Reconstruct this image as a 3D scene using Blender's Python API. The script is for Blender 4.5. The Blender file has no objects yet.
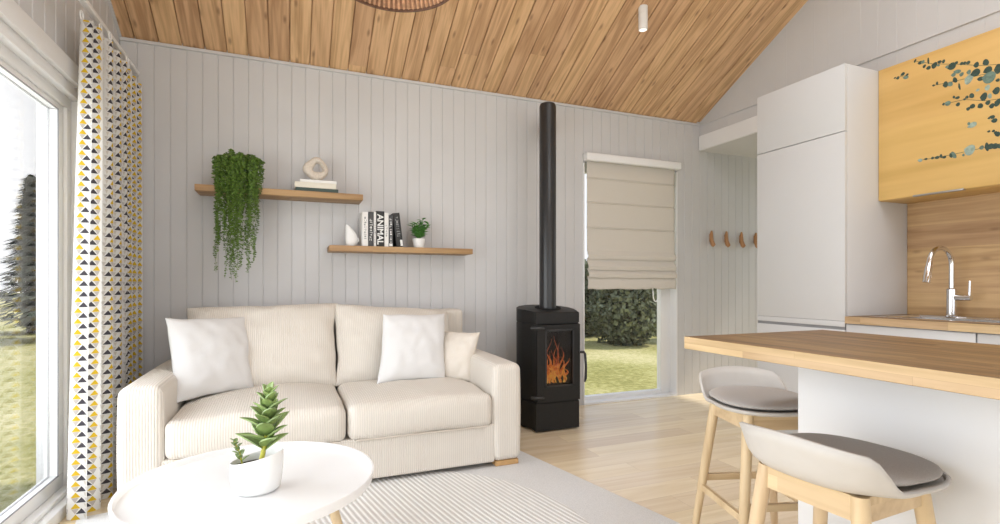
import bpy, bmesh, math, random
from mathutils import Vector, Matrix, noise as mnoise
R = math.radians
SC = bpy.context.scene
C = SC.collection

# ------------------------------------------------------------------ camera, world, lights, exposure
cam_d = bpy.data.cameras.new('camera')
cam = bpy.data.objects.new('camera', cam_d); C.objects.link(cam)
cam_d.sensor_fit = 'HORIZONTAL'; cam_d.sensor_width = 36.0
cam_d.lens = 36.0 * 515 / 1000
cam_d.shift_y = (284 - 262) / 1000
cam_d.clip_start = 0.05; cam_d.clip_end = 300
cam.location = (0, 0, 1.1)
cam.rotation_euler = (R(90), 0, -math.atan(210 / 515))
SC.camera = cam

w = bpy.data.worlds.new('world'); SC.world = w; w.use_nodes = True
nt = w.node_tree; nt.nodes.clear()
wo = nt.nodes.new('ShaderNodeOutputWorld'); bg = nt.nodes.new('ShaderNodeBackground')
tc = nt.nodes.new('ShaderNodeTexCoord'); sx = nt.nodes.new('ShaderNodeSeparateXYZ')
rp = nt.nodes.new('ShaderNodeValToRGB'); ns = nt.nodes.new('ShaderNodeTexNoise'); mx = nt.nodes.new('ShaderNodeMix')
mx.data_type = 'RGBA'
rp.color_ramp.elements[0].position = 0.0; rp.color_ramp.elements[0].color = (0.86, 0.90, 0.96, 1)
rp.color_ramp.elements[1].position = 0.7; rp.color_ramp.elements[1].color = (0.52, 0.68, 0.92, 1)
ns.inputs['Scale'].default_value = 3.0; ns.inputs['Detail'].default_value = 5
cr = nt.nodes.new('ShaderNodeMapRange'); cr.inputs['From Min'].default_value = .42; cr.inputs['From Max'].default_value = .62
nt.links.new(tc.outputs['Generated'], sx.inputs[0]); nt.links.new(sx.outputs['Z'], rp.inputs[0])
nt.links.new(tc.outputs['Generated'], ns.inputs['Vector']); nt.links.new(ns.outputs[0], cr.inputs['Value'])
nt.links.new(cr.outputs[0], mx.inputs['Factor']); nt.links.new(rp.outputs[0], mx.inputs[6]); mx.inputs[7].default_value = (0.95, 0.96, 0.98, 1)
nt.links.new(mx.outputs[2], bg.inputs['Color']); bg.inputs['Strength'].default_value = 2.4
nt.links.new(bg.outputs[0], wo.inputs[0])

def area(name, loc, rot, sx_, sy_, power, col=(1, 1, 1)):
    l = bpy.data.lights.new(name, 'AREA'); l.shape = 'RECTANGLE'; l.size = sx_; l.size_y = sy_; l.energy = power; l.color = col
    o = bpy.data.objects.new(name, l); C.objects.link(o); o.location = loc; o.rotation_euler = rot
    return o
sun_d = bpy.data.lights.new('sun', 'SUN'); sun_d.energy = 7.0; sun_d.angle = R(3); sun_d.color = (1, .95, .86)
sun = bpy.data.objects.new('sun', sun_d); C.objects.link(sun); sun.rotation_euler = (R(5), R(40), 0)
# added light at an unseen rear opening, and daylight through the patio door
area('added_rear_light', (1.3, -3.10, 1.35), (R(90), 0, 0), 4.3, 2.3, 78, (.93, .965, 1))
# light added at an unseen gable opening, brightening the left wall
area('added_gable_light', (3.86, -1.6, 1.55), (0, R(90), 0), 1.25, 1.5, 50, (.93, .965, 1))
area('patio_daylight', (-1.40, 1.40, 1.15), (0, R(-90), 0), 2.0, 3.6, 172, (.93, .965, 1))
# light added at two unseen roof windows to brighten the floor
area('added_roof_light', (1.5, 1.5, 2.713 + .54 * 2.55 - .03), (R(-28.4), 0, 0), 2.4, 1.0, 85, (.93, .965, 1))
area('added_roof_light_rear', (1.5, -1.0, 2.713 + .54 * 2.19 - .03), (R(28.4), 0, 0), 2.4, 1.0, 70, (.93, .965, 1))
# light added at the unseen far end to brighten the hall
area('added_hall_light', (5.30, 3.42, 1.3), (0, R(90), 0), 2.0, 1.0, 4, (1, 1, 1))

vs = SC.view_settings
SC.display_settings.display_device = 'sRGB'
vs.view_transform = 'Standard'; vs.look = 'None'; vs.exposure = -0.97; vs.gamma = 1.0; vs.use_curve_mapping = False

# ------------------------------------------------------------------ materials
def mat(name):
    m = bpy.data.materials.new(name); m.use_nodes = True
    n = m.node_tree
    return m, n, n.nodes['Principled BSDF']

def plain(name, col, rough=.5, metal=0., nscale=0, namp=.06, bump=0., spec=.5, coat=0.):
    m, n, b = mat(name)
    b.inputs['Roughness'].default_value = rough; b.inputs['Metallic'].default_value = metal
    b.inputs['Specular IOR Level'].default_value = spec; b.inputs['Coat Weight'].default_value = coat
    b.inputs['Base Color'].default_value = (*col, 1)
    if nscale:
        t = n.nodes.new('ShaderNodeTexCoord'); x = n.nodes.new('ShaderNodeTexNoise'); x.inputs['Scale'].default_value = nscale
        x.inputs['Detail'].default_value = 4
        r = n.nodes.new('ShaderNodeValToRGB')
        r.color_ramp.elements[0].position = .3; r.color_ramp.elements[1].position = .7
        r.color_ramp.elements[0].color = (*[c * (1 - namp) for c in col], 1); r.color_ramp.elements[1].color = (*[min(1, c * (1 + namp)) for c in col], 1)
        n.links.new(t.outputs['Object'], x.inputs['Vector']); n.links.new(x.outputs[0], r.inputs[0]); n.links.new(r.outputs[0], b.inputs['Base Color'])
        if bump:
            bp = n.nodes.new('ShaderNodeBump'); bp.inputs['Strength'].default_value = bump; bp.inputs['Distance'].default_value = .004
            n.links.new(x.outputs[0], bp.inputs['Height']); n.links.new(bp.outputs[0], b.inputs['Normal'])
    return m

def math_node(n, op, a, b=None):
    x = n.nodes.new('ShaderNodeMath'); x.operation = op
    for i, v in enumerate((a, b)):
        if v is None: continue
        if hasattr(v, 'links'): n.links.new(v, x.inputs[i])
        else: x.inputs[i].default_value = v
    return x.outputs[0]

def wood(name, dark, light, across, along, width=.12, length=2.4, tone=.16, rough=.45, fine=60., ring=9., seam=0., knots=0., stagger=True, coat=0., flat=False):
    """planks: `across` and `along` are the axis letters of the plank width and of the grain"""
    m, n, b = mat(name); N = n.nodes; L = n.links
    t = N.new('ShaderNodeTexCoord'); s = N.new('ShaderNodeSeparateXYZ'); L.new(t.outputs['Object'], s.inputs[0])
    third = [c for c in 'XYZ' if c not in (across, along)][0]
    ac, al, th = s.outputs[across], s.outputs[along], s.outputs[third]
    rowf = math_node(n, 'DIVIDE', ac, width); row = math_node(n, 'FLOOR', rowf)
    wn = N.new('ShaderNodeTexWhiteNoise'); wn.noise_dimensions = '1D'; L.new(row, wn.inputs['W'])
    segf = math_node(n, 'ADD', math_node(n, 'DIVIDE', al, length), math_node(n, 'MULTIPLY', wn.outputs['Value'], 7.0 if stagger else 0.))
    seg = math_node(n, 'FLOOR', segf)
    cv = N.new('ShaderNodeCombineXYZ'); L.new(row, cv.inputs[0]); L.new(seg, cv.inputs[1])
    w2 = N.new('ShaderNodeTexWhiteNoise'); w2.noise_dimensions = '2D'; L.new(cv.outputs[0], w2.inputs['Vector'])
    rnd = w2.outputs['Value']
    g = N.new('ShaderNodeCombineXYZ')
    L.new(math_node(n, 'ADD', ac, math_node(n, 'MULTIPLY', rnd, 13.)), g.inputs[0])
    L.new(math_node(n, 'MULTIPLY', math_node(n, 'ADD', al, math_node(n, 'MULTIPLY', rnd, 37.)), .07), g.inputs[1])
    if not flat: L.new(th, g.inputs[2])
    nf = N.new('ShaderNodeTexNoise'); nf.inputs['Scale'].default_value = fine; nf.inputs['Detail'].default_value = 5; L.new(g.outputs[0], nf.inputs['Vector'])
    nb_ = N.new('ShaderNodeTexNoise'); nb_.inputs['Scale'].default_value = ring; nb_.inputs['Detail'].default_value = 3; nb_.inputs['Distortion'].default_value = .6
    L.new(g.outputs[0], nb_.inputs['Vector'])
    rings = math_node(n, 'PINGPONG', math_node(n, 'MULTIPLY', nb_.outputs[0], 9.), 1.)
    v = math_node(n, 'ADD', math_node(n, 'MULTIPLY', nf.outputs[0], .55), math_node(n, 'MULTIPLY', rings, .45))
    r = N.new('ShaderNodeValToRGB'); r.color_ramp.elements[0].position = .22; r.color_ramp.elements[1].position = .72
    r.color_ramp.elements[0].color = (*dark, 1); r.color_ramp.elements[1].color = (*light, 1); L.new(v, r.inputs[0])
    hs = N.new('ShaderNodeHueSaturation'); L.new(r.outputs[0], hs.inputs['Color'])
    L.new(math_node(n, 'ADD', 1 - tone * .5, math_node(n, 'MULTIPLY', rnd, tone)), hs.inputs['Value'])
    L.new(math_node(n, 'ADD', .495, math_node(n, 'MULTIPLY', w2.outputs['Value'], .01)), hs.inputs['Hue'])
    col = hs.outputs[0]
    if knots:
        kg = N.new('ShaderNodeCombineXYZ')
        L.new(math_node(n, 'ADD', math_node(n, 'MULTIPLY', ac, 6.), math_node(n, 'MULTIPLY', rnd, 9.)), kg.inputs[0]); L.new(math_node(n, 'MULTIPLY', al, 2.4), kg.inputs[1])
        vo = N.new('ShaderNodeTexVoronoi'); vo.voronoi_dimensions = '2D'; vo.inputs['Scale'].default_value = 1.0; L.new(kg.outputs[0], vo.inputs['Vector'])
        mr = N.new('ShaderNodeMapRange'); mr.inputs['From Min'].default_value = .02; mr.inputs['From Max'].default_value = .085
        mr.inputs['To Min'].default_value = knots; mr.inputs['To Max'].default_value = 0; L.new(vo.outputs['Distance'], mr.inputs['Value'])
        km = N.new('ShaderNodeMix'); km.data_type = 'RGBA'; L.new(mr.outputs[0], km.inputs['Factor']); L.new(col, km.inputs[6])
        km.inputs[7].default_value = (dark[0] * .35, dark[1] * .28, dark[2] * .25, 1); col = km.outputs[2]
    if seam:
        fr = math_node(n, 'FRACT', rowf); e1 = math_node(n, 'LESS_THAN', fr, seam / width)
        fs = math_node(n, 'FRACT', segf); e2 = math_node(n, 'LESS_THAN', fs, seam / length)
        e = math_node(n, 'MULTIPLY', math_node(n, 'MAXIMUM', e1, e2), .45)
        sm = N.new('ShaderNodeMix'); sm.data_type = 'RGBA'; L.new(e, sm.inputs['Factor']); L.new(col, sm.inputs[6])
        sm.inputs[7].default_value = (dark[0] * .4, dark[1] * .35, dark[2] * .3, 1); col = sm.outputs[2]
    L.new(col, b.inputs['Base Color'])
    b.inputs['Roughness'].default_value = rough; b.inputs['Coat Weight'].default_value = coat
    bp = N.new('ShaderNodeBump'); bp.inputs['Strength'].default_value = .15; bp.inputs['Distance'].default_value = .002
    L.new(v, bp.inputs['Height']); L.new(bp.outputs[0], b.inputs['Normal'])
    return m

def cord(name, col, pitch=.011, strength=.6, dark=.86):
    """corduroy: ribs run up fronts and along tops; on faces turned to X they are spaced along Y"""
    m, n, b = mat(name); N = n.nodes; L = n.links
    t = N.new('ShaderNodeTexCoord'); s = N.new('ShaderNodeSeparateXYZ'); L.new(t.outputs['Object'], s.inputs[0])
    gq = N.new('ShaderNodeNewGeometry'); sn = N.new('ShaderNodeSeparateXYZ'); L.new(gq.outputs['True Normal'], sn.inputs[0])
    side = math_node(n, 'GREATER_THAN', math_node(n, 'ABSOLUTE', sn.outputs['X']), .72)
    mxn = N.new('ShaderNodeMix'); L.new(side, mxn.inputs['Factor']); L.new(s.outputs['X'], mxn.inputs[2]); L.new(s.outputs['Y'], mxn.inputs[3])
    k = math_node(n, 'SINE', math_node(n, 'MULTIPLY', mxn.outputs[0], 2 * math.pi / pitch))
    h = math_node(n, 'ADD', math_node(n, 'MULTIPLY', k, .5), .5)
    nz = N.new('ShaderNodeTexNoise'); nz.inputs['Scale'].default_value = 9; L.new(t.outputs['Object'], nz.inputs['Vector'])
    f = math_node(n, 'ADD', math_node(n, 'MULTIPLY', h, .75), math_node(n, 'MULTIPLY', nz.outputs[0], .3))
    r = N.new('ShaderNodeValToRGB'); r.color_ramp.elements[0].color = (*[c * dark for c in col], 1); r.color_ramp.elements[1].color = (*col, 1)
    r.color_ramp.elements[1].position = .6
    L.new(f, r.inputs[0]); L.new(r.outputs[0], b.inputs['Base Color'])
    bp = N.new('ShaderNodeBump'); bp.inputs['Strength'].default_value = strength; bp.inputs['Distance'].default_value = .0025
    L.new(h, bp.inputs['Height']); L.new(bp.outputs[0], b.inputs['Normal'])
    b.inputs['Roughness'].default_value = .9; b.inputs['Specular IOR Level'].default_value = .15
    b.inputs['Sheen Weight'].default_value = .15
    return m

def weave(name, col, scale=400., rough=.9, amp=.08, bump=.2):
    m = plain(name, col, rough, 0, scale, amp, bump, .2)
    return m

def glass_mat(name, tint=(1, 1, 1), refl=1.):
    m = bpy.data.materials.new(name); m.use_nodes = True; n = m.node_tree; n.nodes.clear()
    o = n.nodes.new('ShaderNodeOutputMaterial'); a = n.nodes.new('ShaderNodeBsdfTransparent'); g = n.nodes.new('ShaderNodeBsdfGlossy')
    a.inputs['Color'].default_value = (*tint, 1); g.inputs['Roughness'].default_value = .02
    gm = n.nodes.new('ShaderNodeNewGeometry'); dt = n.nodes.new('ShaderNodeVectorMath'); dt.operation = 'DOT_PRODUCT'
    n.links.new(gm.outputs['Incoming'], dt.inputs[0]); n.links.new(gm.outputs['Normal'], dt.inputs[1])
    ca = math_node(n, 'SUBTRACT', 1., math_node(n, 'ABSOLUTE', dt.outputs['Value']))
    f = math_node(n, 'MULTIPLY', math_node(n, 'ADD', .035, math_node(n, 'MULTIPLY', math_node(n, 'POWER', ca, 5.), .95)), refl)
    x = n.nodes.new('ShaderNodeMixShader'); n.links.new(f, x.inputs[0]); n.links.new(a.outputs[0], x.inputs[1]); n.links.new(g.outputs[0], x.inputs[2])
    n.links.new(x.outputs[0], o.inputs[0]); return m

def emit(name, col, strength):
    m, n, b = mat(name)
    b.inputs['Base Color'].default_value = (*col, 1); b.inputs['Emission Color'].default_value = (*col, 1); b.inputs['Emission Strength'].default_value = strength
    return m

M = {}
M['wall'] = plain('painted boards', (.60, .597, .602), .55, 0, 3.0, .02)
M['wall_smooth'] = plain('painted panel', (.60, .595, .598), .55, 0, 3.0, .02)
M['white'] = plain('white lacquer', (.80, .80, .805), .35, 0, 2.0, .01)
M['white_shaded'] = plain('shaded white cabinet paint', (.63, .63, .635), .4, 0, 2.0, .01)  # same white as the island, darkened in colour where less light falls
M['frame'] = plain('white window paint', (.86, .86, .86), .35, 0, 4.0, .01)
M['seal'] = plain('grey window seal', (.26, .26, .27), .5, 0, 20, .05)
M['alu'] = plain('grey aluminium', (.45, .45, .46), .3, .8, 30, .05)
M['ceiling'] = wood('knotty pine boards', (.44, .255, .125), (.69, .44, .245), 'X', 'Y', .135, 9.0, .20, .5, 70., 11., 0, .6, flat=True)
M['floor'] = wood('pale oak floor', (.73, .585, .39), (.83, .70, .51), 'Y', 'X', .165, 1.5, .12, .25, 60., 6., .002)
M['oak_top'] = wood('oak worktop staves', (.135, .072, .027), (.25, .145, .060), 'X', 'Y', .045, .55, .34, .5, 90., 12., .0006)  # top darkened in its colour to stand in for weaker light from above
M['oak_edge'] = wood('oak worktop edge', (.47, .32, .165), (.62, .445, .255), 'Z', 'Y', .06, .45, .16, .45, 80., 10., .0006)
M['oak_splash'] = wood('oak splashback boards', (.38, .225, .105), (.54, .35, .18), 'Z', 'Y', .145, 2.6, .22, .45, 60., 9., .0008, .35)
M['oak_door'] = wood('honey oak veneer', (.60, .36, .115), (.70, .44, .16), 'Z', 'Y', .45, 3.0, .05, .42, 30., 3.)
M['oak_shelf'] = wood('oak shelf', (.30, .165, .07), (.43, .26, .125), 'Z', 'X', .2, 3.0, .1, .5, 60., 8.)
M['beech'] = wood('pale beech', (.56, .40, .235), (.70, .535, .335), 'X', 'Z', .3, 2.0, .08, .45, 60., 6.)
M['beech_rail'] = wood('pale beech rail', (.55, .39, .225), (.69, .52, .32), 'Z', 'X', .3, 2.0, .08, .45, 60., 6.)
M['hook'] = wood('brown hook wood', (.36, .18, .07), (.48, .26, .115), 'X', 'Z', .3, 2.0, .1, .45, 60., 6.)
M['foot'] = plain('oak foot', (.55, .33, .14), .45, 0, 30, .12)
M['sofa'] = cord('cream corduroy', (.75, .70, .63), .012, .6, .85)
M['sofa_pipe'] = plain('cream piping', (.70, .63, .55), .85, 0, 60, .05)
M['cushion_white'] = weave('white cushion linen', (.76, .76, .76), 500., .9, .03, .12)
M['cushion_cream'] = weave('cream cushion linen', (.74, .685, .61), 500., .9, .04, .12)
M['rug_grey'] = weave('grey rug', (.74, .735, .73), 260., .95, .10, .5)
M['table'] = plain('white table lacquer', (.88, .88, .88), .28, 0, 2, .01)
M['pot'] = plain('white ceramic', (.84, .84, .83), .22, 0, 3, .01)
M['soil'] = plain('dark soil', (.05, .04, .03), .95, 0, 120, .4, .8)
M['black'] = plain('black stove iron', (.013, .0125, .012), .5, 0, 60, .15, .05, .3)
M['black_gloss'] = plain('black flue enamel', (.020, .020, .021), .3, 0, 60, .1)
M['chrome'] = plain('brushed chrome', (.72, .72, .72), .14, 1., 40, .03)
M['steel'] = plain('stainless steel', (.62, .62, .63), .24, 1., 60, .05)
M['shell'] = plain('taupe grey plastic', (.55, .52, .485), .42, 0, 20, .02)
M['pad'] = weave('dark taupe upholstery', (.47, .44, .415), 450., .9, .10, .25)
M['blind'] = weave('beige blind linen', (.64, .60, .535), 380., .9, .05, .15)
M['lampwhite'] = plain('white lamp metal', (.80, .79, .77), .4, 0, 20, .01)
M['lampglow'] = emit('lamp lens', (1, .97, .92), 2.2)
M['wicker'] = plain('brown wicker', (.55, .31, .18), .6, 0, 60, .3, .3)
M['wicker_mid'] = plain('mid brown wicker', (.30, .16, .09), .6, 0, 60, .3, .3)
M['wicker_dark'] = plain('dark wicker rim', (.12, .055, .03), .6, 0, 60, .3, .3)
M['paper'] = plain('page paper', (.80, .77, .70), .8, 0, 200, .06)
M['book_white'] = plain('white book cloth', (.80, .79, .77), .6, 0, 30, .03)
M['book_cream'] = plain('cream book cloth', (.74, .70, .60), .6, 0, 30, .03)
M['book_green'] = plain('dark green book cloth', (.055, .085, .075), .6, 0, 30, .08)
M['book_black'] = plain('black book cloth', (.020, .020, .021), .5, 0, 30, .1)
M['book_grey'] = plain('charcoal book cloth', (.060, .060, .064), .5, 0, 30, .3)
M['ink'] = plain('white print', (.80, .80, .78), .6, 0, 50, .02)
M['inkgrey'] = plain('grey print', (.35, .35, .35), .6, 0, 50, .05)
M['stone'] = plain('speckled sandstone ceramic', (.64, .57, .49), .75, 0, 90, .10, .3)
M['pearl'] = plain('trailing plant leaves', (.115, .20, .032), .45, 0, 45, .6)
M['leaf'] = plain('grey green leaves', (.24, .34, .115), .38, 0, 16, .35)
M['leaf_small'] = plain('bright green leaves', (.09, .26, .05), .45, 0, 60, .4)
M['stem'] = plain('yellow green stem', (.46, .44, .06), .5, 0, 60, .25)
M['potgrey'] = plain('pale concrete pot', (.58, .57, .55), .7, 0, 40, .08, .2)
M['euc0'] = plain('dark eucalyptus print', (.036, .070, .055), .45, 0, 60, .3)
M['euc1'] = plain('mid eucalyptus print', (.14, .21, .17), .45, 0, 60, .3)
M['euc2'] = plain('pale eucalyptus print', (.30, .38, .32), .45, 0, 60, .25)
M['glass'] = glass_mat('window glass')
M['glass_stove'] = glass_mat('stove glass', (.80, .79, .78), 1.0)
M['bark'] = plain('tree bark', (.10, .075, .05), .9, 0, 20, .3, .5)
M['tree'] = plain('tree leaves', (.21, .23, .155), .9, 0, 3.0, .5, 0, .05)
M['conifer'] = plain('conifer needles', (.085, .10, .075), .9, 0, 3.0, .4, 0, .05)
M['dark'] = plain('dark firebox', (.012, .011, .010), .9, 0, 30, .2)
M['log'] = plain('charred log', (.035, .022, .014), .9, 0, 30, .5, .6)

def grass_mat():
    m, n, b = mat('meadow grass'); N = n.nodes; L = n.links
    t = N.new('ShaderNodeTexCoord')
    a = N.new('ShaderNodeTexNoise'); a.inputs['Scale'].default_value = .55; a.inputs['Detail'].default_value = 6; L.new(t.outputs['Object'], a.inputs['Vector'])
    c = N.new('ShaderNodeTexNoise'); c.inputs['Scale'].default_value = 14; c.inputs['Detail'].default_value = 5; L.new(t.outputs['Object'], c.inputs['Vector'])
    f = math_node(n, 'ADD', math_node(n, 'MULTIPLY', a.outputs[0], .62), math_node(n, 'MULTIPLY', c.outputs[0], .50))
    r = N.new('ShaderNodeValToRGB'); e = r.color_ramp.elements
    e[0].position = .40; e[0].color = (.27, .26, .09, 1); e[1].position = .70; e[1].color = (.60, .54, .30, 1)
    x = e.new(.52); x.color = (.40, .375, .15, 1)
    L.new(f, r.inputs[0]); L.new(r.outputs[0], b.inputs['Base Color']); b.inputs['Roughness'].default_value = .95; b.inputs['Specular IOR Level'].default_value = .05
    bp = N.new('ShaderNodeBump'); bp.inputs['Strength'].default_value = .6; bp.inputs['Distance'].default_value = .06
    L.new(c.outputs[0], bp.inputs['Height']); L.new(bp.outputs[0], b.inputs['Normal'])
    return m
M['grass'] = grass_mat()

def rib_rug_mat():
    m, n, b = mat('ivory ribbed rug'); N = n.nodes; L = n.links
    t = N.new('ShaderNodeTexCoord'); s = N.new('ShaderNodeSeparateXYZ'); L.new(t.outputs['Object'], s.inputs[0])
    k = math_node(n, 'SINE', math_node(n, 'MULTIPLY', s.outputs['X'], 2 * math.pi / .026))
    h = math_node(n, 'ADD', math_node(n, 'MULTIPLY', k, .5), .5)
    nz = N.new('ShaderNodeTexNoise'); nz.inputs['Scale'].default_value = 120; L.new(t.outputs['Object'], nz.inputs['Vector'])
    f = math_node(n, 'ADD', math_node(n, 'MULTIPLY', h, .8), math_node(n, 'MULTIPLY', nz.outputs[0], .3))
    r = N.new('ShaderNodeValToRGB'); r.color_ramp.elements[0].position = .12; r.color_ramp.elements[0].color = (.66, .645, .625, 1)
    r.color_ramp.elements[1].position = .62; r.color_ramp.elements[1].color = (.87, .865, .85, 1)
    L.new(f, r.inputs[0]); L.new(r.outputs[0], b.inputs['Base Color']); b.inputs['Roughness'].default_value = .95
    bp = N.new('ShaderNodeBump'); bp.inputs['Strength'].default_value = .5; bp.inputs['Distance'].default_value = .006
    L.new(h, bp.inputs['Height']); L.new(bp.outputs[0], b.inputs['Normal'])
    return m
M['rug_rib'] = rib_rug_mat()

def curtain_mat():
    """white cloth printed with rows of charcoal, yellow and pale grey triangles; UV in metres of cloth"""
    m, n, b = mat('triangle print curtain'); N = n.nodes; L = n.links
    uv = N.new('ShaderNodeUVMap'); uv.uv_map = 'cloth'; s = N.new('ShaderNodeSeparateXYZ'); L.new(uv.outputs[0], s.inputs[0])
    PU, PV = .078, .050
    U = math_node(n, 'DIVIDE', s.outputs['X'], PU); V = math_node(n, 'DIVIDE', s.outputs['Y'], PV)
    def tri(cu, v0, hw, hh, down=False):
        # upright triangle with base centre cu, base at v0, half width hw and height hh, in cell units
        fu = math_node(n, 'SUBTRACT', math_node(n, 'FRACT', math_node(n, 'ADD', U, .5 - cu)), .5)
        fv = math_node(n, 'DIVIDE', math_node(n, 'FRACT', math_node(n, 'SUBTRACT', V, v0)), hh)
        wv = fv if down else math_node(n, 'SUBTRACT', 1., fv)
        ins = math_node(n, 'LESS_THAN', math_node(n, 'ABSOLUTE', fu), math_node(n, 'MULTIPLY', wv, hw))
        return math_node(n, 'MULTIPLY', ins, math_node(n, 'LESS_THAN', fv, 1.))
    col = None
    base = N.new('ShaderNodeRGB'); base.outputs[0].default_value = (.86, .855, .84, 1); col = base.outputs[0]
    for args, c in (((.60, .02, .17, .46, True), (.56, .52, .50)), ((.05, .02, .12, .44, True), (.66, .64, .62)),
                    ((.32, .02, .25, .48), (.080, .075, .090)), ((.58, .50, .22, .48), (.74, .50, .035)),
                    ((.12, .50, .10, .44, True), (.70, .66, .60))):
        f = tri(*args)
        x = N.new('ShaderNodeMix'); x.data_type = 'RGBA'; L.new(f, x.inputs['Factor']); L.new(col, x.inputs[6]); x.inputs[7].default_value = (*c, 1); col = x.outputs[2]
    L.new(col, b.inputs['Base Color']); b.inputs['Roughness'].default_value = .9; b.inputs['Specular IOR Level'].default_value = .1
    tr = N.new('ShaderNodeBsdfTranslucent'); L.new(col, tr.inputs['Color'])
    ms = N.new('ShaderNodeMixShader'); ms.inputs[0].default_value = .42
    L.new(b.outputs[0], ms.inputs[1]); L.new(tr.outputs[0], ms.inputs[2]); L.new(ms.outputs[0], N['Material Output'].inputs[0])
    return m
M['curtain'] = curtain_mat()

def flame_mat():
    m, n, b = mat('fire'); N = n.nodes; L = n.links
    t = N.new('ShaderNodeTexCoord'); s = N.new('ShaderNodeSeparateXYZ'); L.new(t.outputs['Object'], s.inputs[0])
    nz = N.new('ShaderNodeTexNoise'); nz.inputs['Scale'].default_value = 28; nz.inputs['Distortion'].default_value = 1.2; L.new(t.outputs['Object'], nz.inputs['Vector'])
    f = math_node(n, 'ADD', math_node(n, 'MULTIPLY', s.outputs['Z'], 2.2), math_node(n, 'SUBTRACT', math_node(n, 'MULTIPLY', nz.outputs[0], 1.7), 1.35))
    r = N.new('ShaderNodeValToRGB'); e = r.color_ramp.elements
    e[0].position = 0; e[0].color = (1, .62, .10, 1); e[1].position = 1; e[1].color = (.25, .035, .01, 1)
    x = e.new(.35); x.color = (1, .33, .05, 1); x = e.new(.65); x.color = (.70, .13, .025, 1)
    L.new(f, r.inputs[0]); L.new(r.outputs[0], b.inputs['Emission Color']); b.inputs['Emission Strength'].default_value = 1.05
    b.inputs['Base Color'].default_value = (.1, .03, .01, 1)
    return m
M['fire'] = flame_mat()

# ------------------------------------------------------------------ geometry helpers
def nb(): return bmesh.new()

def box(bm, x0, x1, y0, y1, z0, z1, bev=0., seg=2):
    vs_ = [bm.verts.new((x, y, z)) for x in (x0, x1) for y in (y0, y1) for z in (z0, z1)]
    idx = [(0, 1, 3, 2), (4, 6, 7, 5), (0, 4, 5, 1), (2, 3, 7, 6), (0, 2, 6, 4), (1, 5, 7, 3)]
    fs = [bm.faces.new([vs_[i] for i in f]) for f in idx]
    if bev:
        es = list({e for f in fs for e in f.edges})
        bmesh.ops.bevel(bm, geom=es, offset=bev, segments=seg, profile=.5, affect='EDGES')
    return vs_

def obox(bm, p0, p1, wx, wz, up=(0, 0, 1)):
    """a squared bar from p0 to p1"""
    p0, p1 = Vector(p0), Vector(p1); d = (p1 - p0).normalized(); u = Vector(up)
    s = d.cross(u).normalized(); u = s.cross(d)
    a = [p0 + s * i * wx / 2 + u * j * wz / 2 for i, j in ((-1, -1), (1, -1), (1, 1), (-1, 1))]
    c = [p + (p1 - p0) for p in a]
    A = [bm.verts.new(p) for p in a]; B = [bm.verts.new(p) for p in c]
    bm.faces.new(A[::-1]); bm.faces.new(B)
    for i in range(4): bm.faces.new((A[i], A[(i + 1) % 4], B[(i + 1) % 4], B[i]))

def tube(bm, pts, rad, n=10, cap=True, flat=1.):
    pts = [Vector(p) for p in pts]
    if not hasattr(rad, '__len__'): rad = [rad] * len(pts)
    rings = []; s = None
    for i, p in enumerate(pts):
        d = (pts[min(i + 1, len(pts) - 1)] - pts[max(i - 1, 0)]).normalized()
        if s is None:
            a = Vector((0, 0, 1)) if abs(d.z) < .9 else Vector((1, 0, 0)); s = d.cross(a).normalized()
        s = (s - d * s.dot(d)).normalized(); u = d.cross(s)
        rings.append([bm.verts.new(p + (s * math.cos(2 * math.pi * k / n) + u * flat * math.sin(2 * math.pi * k / n)) * rad[i]) for k in range(n)])
    for a, b_ in zip(rings, rings[1:]):
        for k in range(n): bm.faces.new((a[k], a[(k + 1) % n], b_[(k + 1) % n], b_[k]))
    if cap: bm.faces.new(rings[0][::-1]); bm.faces.new(rings[-1])

def lathe(bm, prof, c=(0, 0, 0), n=48, close=False, sx_=1., sy_=1.):
    rings = []
    for r, z in prof:
        if r < 1e-6: rings.append([bm.verts.new((c[0], c[1], c[2] + z))])
        else: rings.append([bm.verts.new((c[0] + sx_ * r * math.cos(2 * math.pi * k / n), c[1] + sy_ * r * math.sin(2 * math.pi * k / n), c[2] + z)) for k in range(n)])
    for a, b_ in zip(rings, rings[1:]):
        for k in range(n):
            k2 = (k + 1) % n
            if len(a) == 1 and len(b_) == 1: continue
            if len(a) == 1: bm.faces.new((a[0], b_[k2], b_[k]))
            elif len(b_) == 1: bm.faces.new((a[k], a[k2], b_[0]))
            else: bm.faces.new((a[k], a[k2], b_[k2], b_[k]))

def prism(bm, poly, z0, z1, bottom=True, top=True, skip=()):
    A = [bm.verts.new((x, y, z0)) for x, y in poly]; B = [bm.verts.new((x, y, z1)) for x, y in poly]
    n = len(poly)
    if bottom: bm.faces.new(A[::-1])
    if top: bm.faces.new(B)
    for i in range(n):
        if i in skip: continue
        bm.faces.new((A[i], A[(i + 1) % n], B[(i + 1) % n], B[i]))

def boards(bm, edges, fn, spans, groove=.006, depth=.006):
    """tongue-and-groove cladding: fn(u, t, d) gives a point; spans(u) lists the runs (t0, t1) of the board between two edges"""
    for a, b_ in zip(edges, edges[1:]):
        g = min(groove, (b_ - a) * .2)
        for t0a, t0b, t1a, t1b in spans(a, b_):
            def P(u, top, d):
                k = (u - a) / (b_ - a)
                return fn(u, (t1a + (t1b - t1a) * k) if top else (t0a + (t0b - t0a) * k), d)
            for (ua, da), (ub, db) in (((a, depth), (a + g, 0)), ((a + g, 0), (b_ - g, 0)), ((b_ - g, 0), (b_, depth))):
                bm.faces.new([bm.verts.new(p) for p in (P(ua, 0, da), P(ub, 0, db), P(ub, 1, db), P(ua, 1, da))])

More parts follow.
